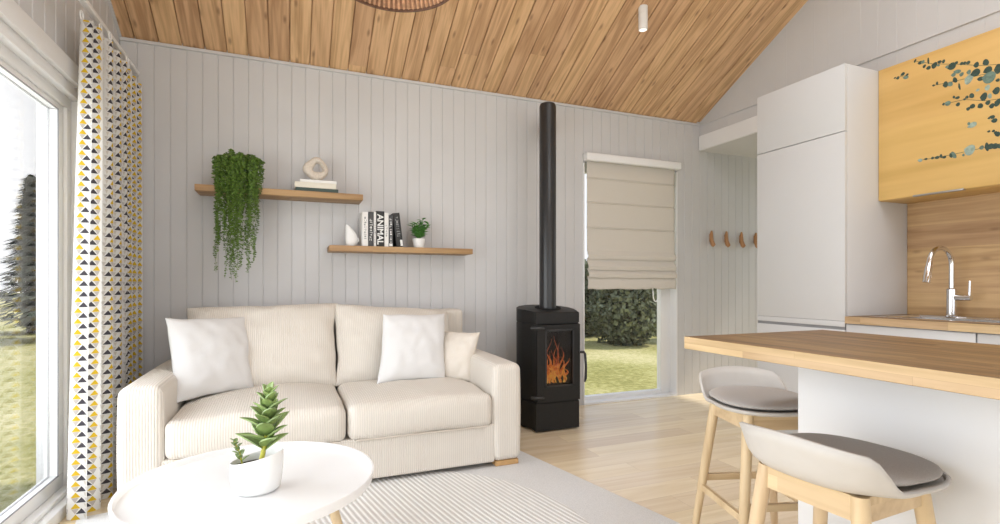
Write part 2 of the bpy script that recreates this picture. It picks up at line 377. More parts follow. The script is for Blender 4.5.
def slats(bm, edges, fn, span, gap=.007, depth=.02):
    """boards with an open joint between them"""
    for a, b_ in zip(edges, edges[1:]):
        h = gap / 2
        for (ua, da), (ub, db) in (((a, depth), (a + h, depth)), ((a + h, depth), (a + h, 0)), ((a + h, 0), (b_ - h, 0)), ((b_ - h, 0), (b_ - h, depth)), ((b_ - h, depth), (b_, depth))):
            bm.faces.new([bm.verts.new(p) for p in (fn(ua, span[0], da), fn(ub, span[0], db), fn(ub, span[1], db), fn(ua, span[1], da))])

def frange(a, b_, step):
    n = max(1, round((b_ - a) / step)); return [a + (b_ - a) * i / n for i in range(n + 1)]

def cushion(bm, BL, BR, TR, TL, thick, n=30, pinch=.05, p=2.6, seed=0, wr=.006):
    BL, BR, TR, TL = map(Vector, (BL, BR, TR, TL))
    nrm = ((BR - BL).cross(TL - BL)).normalized()
    for sgn in (1, -1):
        g = []
        for i in range(n + 1):
            row = []
            for j in range(n + 1):
                u = math.sin((i / n - .5) * math.pi); v = math.sin((j / n - .5) * math.pi)
                th = max(0., (1 - abs(u) ** p) * (1 - abs(v) ** p)) ** .5
                uu = u * (1 - pinch * (1 - v * v)); vv = v * (1 - pinch * (1 - u * u))
                uu += .030 * mnoise.noise(Vector((v * 2.6 + seed, u * .7, 5.5))); vv += .030 * mnoise.noise(Vector((u * 2.6 + seed, v * .7, 9.5)))
                a, b_ = (uu + 1) / 2, (vv + 1) / 2
                q = BL * (1 - a) * (1 - b_) + BR * a * (1 - b_) + TR * a * b_ + TL * (1 - a) * b_
                nz = mnoise.noise(Vector((u * 2.2 + seed, v * 2.2, sgn * 3.1))) + .5 * mnoise.noise(Vector((u * 5 + seed, v * 5, sgn * 1.7)))
                row.append(bm.verts.new(q + nrm * sgn * (th * thick / 2) + nrm * nz * wr * min(1, th * 2)))
            g.append(row)
        for i in range(n):
            for j in range(n):
                f = (g[i][j], g[i + 1][j], g[i + 1][j + 1], g[i][j + 1]); bm.faces.new(f if sgn > 0 else f[::-1])
    bmesh.ops.remove_doubles(bm, verts=bm.verts, dist=1e-4)
    return nrm

def axis_samples(h, r, k=5, m=14):
    c = [h - r + r * math.tan(math.pi / 4 * i / k) for i in range(k + 1)]
    mid = [(-1 + 2 * i / m) * (h - r) for i in range(1, m)]
    return [-x for x in c[::-1]] + mid + c

def rbox(bm, x0, x1, y0, y1, z0, z1, r, puff=(0, 0, 0), k=5, m=14, seed=None, wr=0.):
    """a rounded block; puff swells top, front and sides"""
    hx, hy, hz = (x1 - x0) / 2, (y1 - y0) / 2, (z1 - z0) / 2; c = Vector(((x0 + x1) / 2, (y0 + y1) / 2, (z0 + z1) / 2)); H = (hx, hy, hz)
    S_ = [axis_samples(h, r, k, m) for h in H]
    def P(q):
        inn = Vector([max(-(H[i] - r), min(H[i] - r, q[i])) for i in range(3)]); d = Vector(q) - inn
        v = inn + d.normalized() * r if d.length > 1e-9 else inn
        ux, uy, uz = v.x / hx, v.y / hy, v.z / hz
        if v.z > 0: v.z += puff[0] * (1 - ux ** 2) * (1 - uy ** 2) * uz
        if v.y < 0: v.y -= puff[1] * (1 - ux ** 4) * (1 - uz ** 2)
        v.x += puff[2] * ux * (1 - uz ** 2)
        if seed is not None: v += Vector((0, 0, 1)) * wr * mnoise.noise(v * 4 + Vector((seed, 0, 0)))
        return v + c
    for ax in range(3):
        a, b_ = [i for i in range(3) if i != ax]
        for sg in (-1, 1):
            g = []
            for u in S_[a]:
                row = []
                for v in S_[b_]:
                    q = [0, 0, 0]; q[ax] = sg * H[ax]; q[a] = u; q[b_] = v; row.append(bm.verts.new(P(q)))
                g.append(row)
            for i in range(len(g) - 1):
                for j in range(len(g[0]) - 1): bm.faces.new((g[i][j], g[i + 1][j], g[i + 1][j + 1], g[i][j + 1]))
    bmesh.ops.remove_doubles(bm, verts=bm.verts, dist=1e-5)

ORG = {}
def link(name, bm, m, parent=None, smooth=32, local=False, org=None, recalc=True):
    """link a bmesh as ONE mesh object; world coordinates unless local=True"""
    if org is None and parent is not None and not local: org = ORG.get(parent.name, Vector())
    if org is not None: bmesh.ops.translate(bm, verts=bm.verts, vec=-Vector(org))
    if recalc: bmesh.ops.recalc_face_normals(bm, faces=bm.faces)
    me = bpy.data.meshes.new(name); bm.to_mesh(me); bm.free()
    for x in (m if isinstance(m, (list, tuple)) else [m]): me.materials.append(x)
    if smooth:
        me.shade_smooth(); me.set_sharp_from_angle(angle=R(smooth))
    o = bpy.data.objects.new(name, me); C.objects.link(o)
    if parent is not None: o.parent = parent; ORG[o.name] = Vector(org) if org is not None else Vector()
    elif org is not None: o.location = org; ORG[o.name] = Vector(org)
    return o

def tag(o, label, cat, group=None, kind=None):
    o['label'] = label; o['category'] = cat
    if group: o['group'] = group
    if kind: o['kind'] = kind
    return o

def thing(name, label, cat, loc, group=None, rotz=0.):
    o = bpy.data.objects.new(name, None); C.objects.link(o); o.location = loc; o.rotation_euler = (0, 0, rotz); o.empty_display_size = .1
    ORG[o.name] = Vector(loc)
    return tag(o, label, cat, group)

def struct(name, bm, m, label=None, cat=None, smooth=0, parent=None):
    o = link(name, bm, m, parent, smooth)
    if parent is None:
        o['kind'] = 'structure'
        o['label'] = label; o['category'] = cat
    return o

def copy_tree(o, parent=None):
    c = o.copy(); C.objects.link(c)
    if parent: c.parent = parent
    for ch in list(o.children): copy_tree(ch, c)
    return c

# ------------------------------------------------------------------ the room
XL, XR, YB, YF = -1.03, 3.83, 4.05, -3.2
XH = 5.35            # far wall of the hall behind the header
EAVE, PITCH = 2.713, .54
RIDGE = .43
def roof(y): return EAVE + PITCH * (YB - y) if y > RIDGE else EAVE + PITCH * (YB - RIDGE) - PITCH * (RIDGE - y)
HALL = 2.44
WX0, WX1, WZ1 = 2.47, 3.53, 2.20     # small window in the back wall
DY0, DY1, DZ1 = -.55, 3.30, 2.06     # patio door in the left wall

bm = nb(); box(bm, XL - .15, XH, YF, YB, -.12, 0)
struct('floor', bm, M['floor'], 'pale oak plank floor', 'floor')

# back wall: vertical painted boards around the window, carried on into the hall
bm = nb()
ed = frange(XL, WX0, .0955) + frange(WX0, WX1, .0955)[1:] + frange(WX1, XR, .0955)[1:] + frange(XR, XH, .0955)[1:]
boards(bm, ed, lambda u, t, d: (u, YB + d, t), lambda a, b_: [(WZ1, WZ1, EAVE + .02, EAVE + .02)] if WX0 - .001 <= a and b_ <= WX1 + .001 else [(0, 0, EAVE + .02, EAVE + .02)], .004, .0048)
box(bm, XL - .15, WX0, YB + .005, YB + .16, 0, EAVE + .1); box(bm, WX1, XH, YB + .005, YB + .16, 0, EAVE + .1); box(bm, WX0, WX1, YB + .005, YB + .16, WZ1, EAVE + .1)
struct('wall_back', bm, M['wall'], 'back wall of pale vertical boards behind the sofa', 'wall')

# left wall with the patio door
bm = nb()
ed = frange(YF, DY0, .12) + frange(DY0, RIDGE, .12)[1:] + frange(RIDGE, DY1, .12)[1:] + frange(DY1, YB, .12)[1:]
boards(bm, ed, lambda u, t, d: (XL - d, u, t), lambda a, b_: [((DZ1, DZ1) if DY0 - .001 <= a and b_ <= DY1 + .001 else (0, 0)) + (roof(a) + .02, roof(b_) + .02)], .006, .006)
box(bm, XL - .16, XL - .006, YF, DY0, 0, 2.9); box(bm, XL - .16, XL - .006, DY1, YB, 0, 2.73); box(bm, XL - .16, XL - .006, DY0, DY1, DZ1, 2.73)
struct('wall_left', bm, M['wall'], 'left wall of grey white vertical boards above the patio door', 'wall')

# right gable wall; it stops above the hall opening
HY = 2.83
bm = nb()
ed = frange(YF, RIDGE, .12) + frange(RIDGE, HY, .12)[1:] + frange(HY, YB, .12)[1:]
boards(bm, ed, lambda u, t, d: (XR + d, u, t), lambda a, b_: [((HALL, HALL) if a >= HY - .001 else (2.25, 2.25) if -2.46 < (a + b_) / 2 < -.74 else (0, 0)) + (roof(a) + .02, roof(b_) + .02)] + ([(0, 0, .86, .86)] if -2.46 < (a + b_) / 2 < -.74 else []), .003, .0015)
box(bm, XR + .002, XR + .12, YF, -2.40, 0, 2.7); box(bm, XR + .002, XR + .12, -.80, HY, 0, 2.7); box(bm, XR + .002, XR + .12, -2.40, -.80, 0, .86); box(bm, XR + .002, XR + .12, -2.40, -.80, 2.25, 2.7); box(bm, XR + .002, XR + .12, HY, YB - .001, HALL, 2.7)  # leaves an unseen opening in the gable, added to let in light
struct('wall_right', bm, M['wall_smooth'], 'right gable wall above the kitchen units', 'wall')

bm = nb(); box(bm, XH - .002, XH + .1, 2.7, YB, 2.3, 2.6); box(bm, XH - .002, XH + .1, 2.7, 2.92, 0, 2.3); box(bm, XH - .002, XH + .1, 3.92, YB, 0, 2.3); struct('wall_hall', bm, M['wall'], 'far wall of the hall with an opening added for light', 'wall')  # end left open out of view, added to brighten the hall
bm = nb(); box(bm, XR + .12, XH, 2.71, 2.829, 0, 2.6); struct('wall_hall_side', bm, M['wall'], 'side wall of the hall behind the kitchen', 'wall')
bm = nb(); box(bm, XR + .12, XH, 2.7, YB, HALL, HALL + .1); struct('ceiling_hall', bm, M['wall_smooth'], 'low pale ceiling of the hall', 'ceiling')

# rear wall, behind the camera, its wide opening added to let in light
bm = nb()
box(bm, XL, -.95, YF - .15, YF, 0, 2.75); box(bm, 3.6, XR, YF - .15, YF, 0, 2.75); box(bm, -.95, 3.6, YF - .15, YF, 2.55, 2.75)
struct('wall_rear', bm, M['wall'], 'rear wall with a wide opening added for light', 'wall')

# pine ceiling: boards run up both slopes
bm = nb()
edx = [-1.08 + .135 * i for i in range(37)]
edx = [x for x in edx if x < XR + .135]
SKX0, SKX1 = edx[10], edx[28]
SKY = ((.98, 2.02), (-1.52, -.48))  # spans of the unseen roof windows, added to brighten the floor
for lo, hi, (ya, yb_) in ((RIDGE, YB + .01, SKY[0]), (YF, RIDGE, SKY[1])):
    f_ = lambda u, t, d: (u, t, roof(t) + d)
    slats(bm, edx[:11], f_, (lo, hi)); slats(bm, edx[28:], f_, (lo, hi)); slats(bm, edx[10:29], f_, (lo, ya)); slats(bm, edx[10:29], f_, (yb_, hi))
    l2, h2 = (lo, hi + .29) if hi > 1 else (lo - .3, hi)
    for xa, xb, y0, y1 in ((XL - .3, SKX0, l2, h2), (SKX1, XR + .3, l2, h2), (SKX0, SKX1, l2, ya), (SKX0, SKX1, yb_, h2)):
        vv = [bm.verts.new((x, y, roof(y) + dz)) for dz in (.022, .2) for x, y in ((xa, y0), (xb, y0), (xb, y1), (xa, y1))]
        for f in ((0, 1, 2, 3), (7, 6, 5, 4), (0, 4, 5, 1), (1, 5, 6, 2), (2, 6, 7, 3), (3, 7, 4, 0)): bm.faces.new([vv[i] for i in f])
struct('ceiling', bm, M['ceiling'], 'sloping knotty pine board ceiling', 'ceiling')

for k, (ya, yb_) in enumerate(SKY):  # frames and panes for the added roof windows
    wk = bpy.data.objects.new('window_%d' % (3 + k), None); C.objects.link(wk); wk['kind'] = 'structure'; wk['label'] = ('unseen roof window added for light in the front slope', 'unseen roof window added for light in the rear slope')[k]; wk['category'] = 'window'
    ORG[wk.name] = Vector()
    bm = nb()
    for xa, xb, y0, y1 in ((SKX0, SKX0 + .06, ya, yb_), (SKX1 - .06, SKX1, ya, yb_), (SKX0, SKX1, ya, ya + .06), (SKX0, SKX1, yb_ - .06, yb_)):
        vv = [bm.verts.new((x, y, roof(y) + dz)) for dz in (.02, .19) for x, y in ((xa, y0), (xb, y0), (xb, y1), (xa, y1))]
        for f in ((0, 1, 2, 3), (7, 6, 5, 4), (0, 4, 5, 1), (1, 5, 6, 2), (2, 6, 7, 3), (3, 7, 4, 0)): bm.faces.new([vv[i] for i in f])
    struct('frame', bm, M['frame'], parent=wk)
    bm = nb(); bm.faces.new([bm.verts.new((x, y, roof(y) + .12)) for x, y in ((SKX0, ya), (SKX1, ya), (SKX1, yb_), (SKX0, yb_))]); struct('pane', bm, M['glass'], parent=wk)

# trims
bm = nb(); box(bm, XR - .022, XR + .002, HY, YB - .006, HALL, 2.585, .003); struct('trim_1', bm, M['white'], 'white header over the hall opening', 'trim')
bm = nb(); box(bm, XR - .012, XR + .001, YF, YB - .006, 2.69, 2.70); struct('trim_2', bm, M['wall_smooth'], 'thin ledge along the gable wall at eave height', 'trim')
bm = nb(); box(bm, XL, XR, YB - .014, YB + .002, 2.690, 2.712, .003); struct('trim_3', bm, M['wall_smooth'], 'white batten where back wall meets ceiling', 'trim')
def slope_strip(bm, x0, x1, th):
    for y0, y1 in ((RIDGE, YB - .015),):
        vv = [bm.verts.new((x, y, roof(y) - dz)) for dz in (.0, th) for x, y in ((x0, y0), (x1, y0), (x1, y1), (x0, y1))]
        for f in ((0, 1, 2, 3), (7, 6, 5, 4), (0, 4, 5, 1), (1, 5, 6, 2), (2, 6, 7, 3), (3, 7, 4, 0)): bm.faces.new([vv[i] for i in f])
bm = nb(); slope_strip(bm, XL, XL + .014, .016); struct('trim_4', bm, M['wall_smooth'], 'white batten where left wall meets ceiling', 'trim')

# ------------------------------------------------------------------ patio door (left)
wn = bpy.data.objects.new('window_1', None); C.objects.link(wn); wn['kind'] = 'structure'; wn['label'] = 'white framed glass patio door in the left wall'; wn['category'] = 'window'
ORG[wn.name] = Vector()
bm = nb()
FX0, FX1 = XL - .11, XL - .015
box(bm, FX0, FX1, DY0, DY1, 1.995, DZ1, .004); box(bm, FX0, FX1, DY0, DY1, 0.0, .075, .004)
box(bm, FX0, FX1, DY1 - .055, DY1, .075, 1.995, .004); box(bm, FX0, FX1, DY0, DY0 + .055, .075, 1.995, .004); box(bm, FX0, FX1, 1.60, 1.68, .075, 1.995, .004)
struct('frame', bm, M['frame'], parent=wn, smooth=30)
for a, b_ in ((1.68, DY1 - .055), (DY0 + .055, 1.60)):
    bm = nb()
    x0, x1 = XL - .085, XL - .03
    box(bm, x0, x1, a, b_, 1.965, 1.995, .004); box(bm, x0, x1, a, b_, .075, .150, .004); box(bm, x0, x1, a, a + .06, .15, 1.965, .004); box(bm, x0, x1, b_ - .065, b_, .15, 1.965, .004)
    sh = struct('sash', bm, M['frame'], parent=wn, smooth=30)
    bm = nb()
    for xa, xb in ((x0 + .012, x0 + .020), (x1 - .003, x1 + .0015)):
        box(bm, xa, xb, b_ - .069, b_ - .064, .15, 1.965); box(bm, xa, xb, a + .059, a + .064, .15, 1.965)
        box(bm, xa, xb, a + .06, b_ - .065, 1.961, 1.966); box(bm, xa, xb, a + .06, b_ - .065, .149, .154)
    struct('seal', bm, M['seal'], parent=sh, smooth=0)
    bm = nb(); box(bm, XL - .062, XL - .056, a + .05, b_ - .05, .14, 1.97); struct('pane', bm, M['glass'], parent=sh)
# casing around the opening
bm = nb()
box(bm, XL - .02, XL + .045, DY0 - .12, DY1 + .12, 2.10, 2.195, .004); box(bm, XL - .03, XL + .022, DY0 - .1, DY1 + .10, 2.045, 2.10, .003)
box(bm, XL - .11, XL + .018, DY1 - .001, DY1 + .10, 0, 2.045, .003)
struct('trim_5', bm, M['frame'], 'white stepped casing over the patio door', 'trim', 30)
bm = nb(); box(bm, XL - .03, XL + .05, DY0, DY1 + .1, 0, .06, .006); box(bm, XL - .03, XL + .012, DY0, DY1 + .1, .06, .085, .004)
struct('trim_6', bm, M['frame'], 'white threshold step under the patio door', 'trim', 30)

# ------------------------------------------------------------------ small window in the back wall
wn2 = bpy.data.objects.new('window_2', None); C.objects.link(wn2); wn2['kind'] = 'structure'; wn2['label'] = 'tall narrow window behind the roman blind'; wn2['category'] = 'window'
ORG[wn2.name] = Vector()
bm = nb()
y0, y1 = YB + .085, YB + .15
box(bm, WX0, WX0 + .05, y0, y1, 0, WZ1, .003); box(bm, WX1 - .115, WX1, y0, y1, 0, WZ1, .003); box(bm, WX0 + .05, WX1 - .115, y0, y1, 0, .05, .003); box(bm, WX0 + .05, WX1 - .115, y0, y1, WZ1 - .06, WZ1, .003)
struct('frame', bm, M['frame'], parent=wn2, smooth=30)
bm = nb(); box(bm, WX0 - .005, WX0 + .006, YB - .012, y0, 0, WZ1); box(bm, WX1 - .006, WX1 + .005, YB - .012, y0, 0, WZ1); box(bm, WX0, WX1, YB - .016, y0, 0, .016); box(bm, WX0, WX1, YB, y0, WZ1 - .006, WZ1 + .002)
struct('jamb_lining', bm, M['frame'], parent=wn2)
bm = nb(); box(bm, WX0 + .04, WX1 - .105, YB + .115, YB + .121, .045, WZ1 - .05); struct('pane', bm, M['glass'], parent=wn2)

# ------------------------------------------------------------------ roman blind
t = thing('roman_blind', 'beige roman blind half raised over the narrow window', 'blind', (3.03, YB - .02, 1.04))
bx0, bx1 = 2.487, 3.478
bm = nb(); box(bm, bx0 - .025, bx1 + .055, YB - .075, YB - .002, 2.215, 2.285, .012, 3); link('headrail', bm, M['frame'], t)
bm = nb()
prof = [(0.030, 2.225)]                                     # flat panels broken by small tucks, then the stacked folds
z = 2.225
for zz in (2.055, 1.835, 1.605):
    prof += [(.030, zz + .02), (.022, zz + .004), (.036, zz - .002), (.031, zz - .02)]
for k, zz in enumerate((1.375, 1.275, 1.205)):
    prof += [(.032 + .004 * k, zz + .03), (.055 + .008 * k, zz - .015), (.050 + .008 * k, zz - .045), (.034 + .004 * k, zz - .035)]
prof += [(.045, 1.155), (.055, 1.12), (.048, 1.07), (.052, 1.052)]
N_ = 60; rows = []
for i, (d, z) in enumerate(prof):
    row = []
    for k in range(N_ + 1):
        x = bx0 + (bx1 - bx0) * k / N_
        low = max(0., (1.40 - z) / .4)
        wob = .006 * low * mnoise.noise(Vector((x * 9, z * 6, 0))) ; wz = .012 * low * mnoise.noise(Vector((x * 11, 3.3, z * 2)))
        row.append(bm.verts.new((x, YB - d + wob, z + wz)))
    rows.append(row)
for a, b_ in zip(rows, rows[1:]):
    for k in range(N_): bm.faces.new((a[k], a[k + 1], b_[k + 1], b_[k]))
cl = link('fabric', bm, M['blind'], t, 25, recalc=False)
sm = cl.modifiers.new('thick', 'SOLIDIFY'); sm.thickness = .003
bm = nb()
for zz in (2.055, 1.835, 1.605, 1.375): tube(bm, [(bx0 - .004, YB - .037, zz - .003), (bx1 + .004, YB - .037, zz - .003)], .004, 6)
link('rod', bm, M['blind'], t)
bm = nb()
cx_ = 3.272
pts = [(cx_ - .035, YB - .05, 2.2)] + [(cx_ - .035, YB - .05, 1.06)] + [(cx_ - .03 * math.cos(a), YB - .05, 1.0 - .070 * math.sin(a)) for a in [math.pi * i / 10 for i in range(11)]] + [(cx_ + .03, YB - .05, 1.06), (cx_ + .03, YB - .05, 2.2)]
pts = [(x, YB - .010, z) for x, y, z in pts]
tube(bm, pts, .0055, 6); link('pull_cord', bm, M['frame'], t)

# ------------------------------------------------------------------ curtain on its ceiling rail
t = thing('curtain_rail', 'thin white curtain rail high on the left wall', 'curtain rail', (-.92, 2.2, 2.46))
bm = nb(); box(bm, -.935, -.905, .4, 3.98, 2.450, 2.475, .003); link('rail', bm, M['frame'], t)
for yy in (.7, 1.75, 2.9, 3.9):
    bm = nb(); box(bm, XL + .002, -.935, yy - .012, yy + .012, 2.455, 2.472, .002); link('bracket', bm, M['frame'], t)
t = thing('curtain', 'white curtain printed with yellow and charcoal triangles beside the patio door', 'curtain', (-.92, 3.5, 0))
random.seed(4)
NF, NS, NZ = 7.0, 260, 60
def curt(s, z):
    k = (2.39 - z) / 2.4
    y0 = 3.06 - .13 * k; y1 = 3.95
    ph = 2 * math.pi * NF * s + .5 * math.sin(5 * s + 1) + .25 * math.sin(k * 2.5 + s * 9)
    amp = (.040 + .022 * math.sin(3.1 * s + .4) ** 2) * (.75 + .35 * k)
    return Vector((-.915 + amp * math.cos(ph), y0 + (y1 - y0) * s + .012 * math.sin(2 * ph), z))
bm = nb(); uvl = bm.loops.layers.uv.new('cloth'); g = []; arc = [0.]
for i in range(1, NS + 1): arc.append(arc[-1] + (curt(i / NS, 1.2) - curt((i - 1) / NS, 1.2)).length)
for i in range(NS + 1):
    g.append([bm.verts.new(curt(i / NS, .006 + (2.385 - .006) * j / NZ)) for j in range(NZ + 1)])
for i in range(NS):
    for j in range(NZ):
        f = bm.faces.new((g[i][j], g[i + 1][j], g[i + 1][j + 1], g[i][j + 1]))
        for lp, (a, b_) in zip(f.loops, ((i, j), (i + 1, j), (i + 1, j + 1), (i, j + 1))): lp[uvl].uv = (arc[a], .025 + 2.36 * b_ / NZ)
link('cloth', bm, M['curtain'], t, 60, recalc=False)
for k in range(9):
    s = (k + .35) / 9; p = curt(s, 2.385)
    bm = nb(); tube(bm, [(p.x, p.y + .018 * math.cos(a), 2.405 + .020 * math.sin(a)) for a in [2 * math.pi * i / 14 for i in range(15)]], .0035, 6, False); link('ring', bm, M['frame'], t)

# ------------------------------------------------------------------ sofa
SX0, SX1, SYF, SYB = -.74, 1.306, 2.85, 3.99
t = thing('sofa', 'cream corduroy two seat sofa against the back wall', 'sofa', (.28, 3.4, 0))
AW = .182
bm = nb(); rbox(bm, SX0 + AW - .01, SX1 - AW + .01, SYF + .012, SYB - .1, .035, .262, .012, m=6); link('base', bm, M['sofa'], t)
bm = nb(); rbox(bm, SX0 + AW - .01, SX1 - AW + .12, 3.80, SYB, .035, .905, .03, m=8); link('back_frame', bm, M['sofa'], t)
for x0, x1 in ((SX0, SX0 + AW), (SX1 - AW, SX1)):
    bm = nb(); rbox(bm, x0, x1, SYF, SYB - .01, .035, .618, .042, (.012, .0, .006), m=12); link('arm', bm, M['sofa'], t)
xm = .283
for x0, x1, sd in ((SX0 + AW + .003, xm - .004, 1.3), (xm + .004, SX1 - AW - .003, 7.7)):
    bm = nb(); rbox(bm, x0, x1, SYF - .005, 3.62, .250, .448, .045, (.045, .022, .0), k=6, m=18, seed=sd, wr=.014); sc_ = link('seat_cushion', bm, M['sofa'], t, 60)
    bm = nb(); tube(bm, [(x0 + .04, SYF + .003, .258), (x1 - .04, SYF + .003, .258)], .005, 6); link('piping', bm, M['sofa_pipe'], sc_)
for i, (bl, br, tr, tl) in enumerate((((-.55, 3.50, .43), (.285, 3.52, .43), (.300, 3.76, .965), (-.605, 3.76, .945)),
                                      ((.275, 3.52, .43), (1.12, 3.50, .43), (1.095, 3.76, .900), (.290, 3.74, .962)))):
    bm = nb(); nrm = cushion(bm, bl, br, tr, tl, .24, 36, .028, 4., seed=i * 5.1, wr=.018); bc = link('back_cushion', bm, M['sofa'], t, 70)
for x, y in ((SX0 + .09, SYF + .07), (SX1 - .09, SYF + .07), (SX0 + .09, SYB - .09), (SX1 - .09, SYB - .09)):
    bm = nb(); box(bm, x - .075, x + .075, y - .055, y + .055, 0.006, .036, .004); link('foot', bm, M['foot'], t)

# throw cushions
bm = nb(); cushion(bm, (-.555, 3.16, .470), (-.205, 3.46, .470), (-.265, 3.63, .895), (-.640, 3.33, .912), .15, 34, .05, 2.6, 2.0, .013)
tag(link('throw_cushion', bm, M['cushion_white'], None, 70, org=(-.4, 3.4, .47)), 'white square cushion leaning in the left corner of the sofa', 'cushion', 'throw cushions on the sofa')
bm = nb(); cushion(bm, (.505, 3.26, .478), (.955, 3.32, .470), (1.015, 3.52, .890), (.570, 3.455, .900), .15, 34, .05, 2.6, 9.0, .013)
tag(link('throw_cushion', bm, M['cushion_white'], None, 70, org=(.76, 3.4, .47)), 'white square cushion leaning on the right back cushion of the sofa', 'cushion', 'throw cushions on the sofa')
bm = nb(); cushion(bm, (.90, 3.40, .452), (1.12, 3.27, .445), (1.215, 3.34, .765), (1.00, 3.56, .765), .13, 34, .06, 2.6, 15.0, .013)
tag(link('throw_cushion', bm, M['cushion_cream'], None, 70, org=(1.05, 3.4, .45)), 'small cream cushion tucked beside the right sofa arm', 'cushion', 'throw cushions on the sofa')

# ------------------------------------------------------------------ rugs
def tuft(bm, pts, z0, z1):
    prism(bm, pts, z0, z1)
rd = Vector((-.2016, .9795, 0)); rs = Vector((.9795, .2016, 0)); RA = Vector((1.33, 3.44, 0))
bm = nb(); q = [RA, RA - rd * 1.72, RA - rd * 1.72 - rs * 2.3, RA - rs * 2.3]
cc = sum(q, Vector()) / 4
prism(bm, [(p.x - cc.x, p.y - cc.y) for p in q], .0006, .0055)
bmesh.ops.bevel(bm, geom=[e for e in bm.edges if all(v.co.z > .004 for v in e.verts)], offset=.002, segments=2, profile=.5, affect='EDGES')
o = link('rug', bm, M['rug_grey']); o.location = cc; tag(o, 'large grey woven rug under the sofa and coffee table', 'rug')
bm = nb(); nr = 96
lathe(bm, [(0, .0006), (.955, .0006), (.966, .004), (.955, .0065), (0, .0065)], (0, 0, 0), nr)
o = link('round_rug', bm, M['rug_rib'], None, 40); o.location = (.30, 2.10, .0052); o.rotation_euler = (0, 0, R(11.6)); tag(o, 'round ivory ribbed rug lying on the grey rug', 'rug')

# ------------------------------------------------------------------ coffee table and its plant
TX, TY, TR_, TZ = -.118, 2.02, .413, .395
t = thing('coffee_table', 'round white tray-edged coffee table in front of the sofa', 'table', (TX, TY, 0))
bm = nb(); lathe(bm, [(0, TZ - .022), (TR_ - .03, TZ - .022), (TR_ - .006, TZ - .012), (TR_, TZ + .018), (TR_ - .002, TZ + .022), (TR_ - .010, TZ + .021), (TR_ - .016, TZ + .003), (TR_ - .024, TZ), (0, TZ)], (TX, TY, 0), 96)
link('tabletop', bm, M['table'], t, 40)
for k in range(3):
    a = R(-18 + 120 * k); d = Vector((math.cos(a), math.sin(a), 0)); c0 = Vector((TX, TY, 0))
    bm = nb(); tube(bm, [c0 + d * .25 + Vector((0, 0, TZ - .022)), c0 + d * .36 + Vector((0, 0, .0125))], [.019, .013], 14); link('leg', bm, M['beech'], t)
bm = nb(); lathe(bm, [(0, TZ - .05), (.25, TZ - .05), (.25, TZ - .022), (0, TZ - .022)], (TX, TY, 0), 40); link('frame_ring', bm, M['beech_rail'], t)

random.seed(11)
PX, PY = -.104, 1.935
TZ += .0006
t = thing('potted_plant', 'leafy green succulent in a white oval pot on the coffee table', 'plant', (PX, PY, TZ))
bm = nb(); n = 48; prf = [(0, 0, 0), (.062, .0, 0), (.076, .012, 0), (.084, .06, 0), (.086, .115, 1), (.083, .120, 1), (.080, .112, 1), (.076, .06, 0), (0, .06, 0)]
rings = []
for r, z, rim in prf:
    if r == 0: rings.append([bm.verts.new((PX, PY, TZ + z))]); continue
    rings.append([bm.verts.new((PX + r * .98 * math.cos(2 * math.pi * k / n), PY + r * .80 * math.sin(2 * math.pi * k / n), TZ + z + (.016 * math.cos(2 * math.pi * k / n + .3) * (z / .115)))) for k in range(n)])
for a, b_ in zip(rings, rings[1:]):
    for k in range(n):
        k2 = (k + 1) % n
        if len(a) == 1: bm.faces.new((a[0], b_[k2], b_[k]))
        elif len(b_) == 1: bm.faces.new((a[k], a[k2], b_[0]))
        else: bm.faces.new((a[k], a[k2], b_[k2], b_[k]))
link('pot', bm, M['pot'], t, 50)
bm = nb(); lathe(bm, [(0, .098), (.05, .096), (.072, .090)], (PX, PY, TZ), 24, sy_=.8); link('soil', bm, M['soil'], t)

def leaf(bm, base, d, up, L_, W_, th=.003, curl=.25, fold=.15, n=8):
    """a pointed leaf with a folded midrib, curling along its length"""
    d = d.normalized(); s = d.cross(up).normalized(); u = s.cross(d)
    top, bot = [], []
    for i in range(n + 1):
        k = i / n; wd = W_ * (math.sin(math.pi * min(1, k ** .8 * .97 + .03)) ** .75) * .5 + .0006
        c = base + d * L_ * k + u * (L_ * curl * (k * k) * -1 + 0)
        for lst, off in ((top, th / 2), (bot, -th / 2)):
            q = off * math.sin(math.pi * min(.98, k + .02)) ** .5
            lst.append([bm.verts.new(c + s * wd * e + u * (abs(e) * wd * fold * 2 + q)) for e in (-1, -.5, 0, .5, 1)])
    for lst, rev in ((top, 0), (bot, 1)):
        for a, b_ in zip(lst, lst[1:]):
            for k in range(4):
                f = (a[k], a[k + 1], b_[k + 1], b_[k]); bm.faces.new(f[::-1] if rev else f)
    for i in range(n):
        for k in (0, 4):
            bm.faces.new((top[i][k], top[i + 1][k], bot[i + 1][k], bot[i][k]))

def stem_pt(k): return Vector((PX + .008 + .028 * k + .01 * math.sin(3 * k), PY - .01, TZ + .08 + .255 * k))
bm = nb(); tube(bm, [stem_pt(i / 10) for i in range(11)], [.009 - .004 * i / 10 for i in range(11)], 10); link('stem', bm, M['stem'], t)
bm = nb()
for i in range(30):
    k = .22 + .78 * i / 29; a = i * 2.4 + .4; el = .55 + .65 * k
    d = Vector((math.cos(a) * math.cos(el), math.sin(a) * math.cos(el), math.sin(el)))
    L_ = (.098 - .062 * max(0, (k - .45) / .55) ** 1.2) * random.uniform(.85, 1.12)
    leaf(bm, stem_pt(k), d, Vector((0, 0, 1)), L_, L_ * .44 + .009, .005, random.uniform(.10, .32), .16)
link('foliage', bm, M['leaf'], t, 60)
bm = nb(); b0 = Vector((PX - .045, PY + .012, TZ + .09)); b1 = b0 + Vector((-.025, .0, .085))
tube(bm, [b0, (b0 + b1) / 2 + Vector((.004, 0, 0)), b1], [.003, .0025, .0015], 6); link('stem', bm, M['stem'], t)
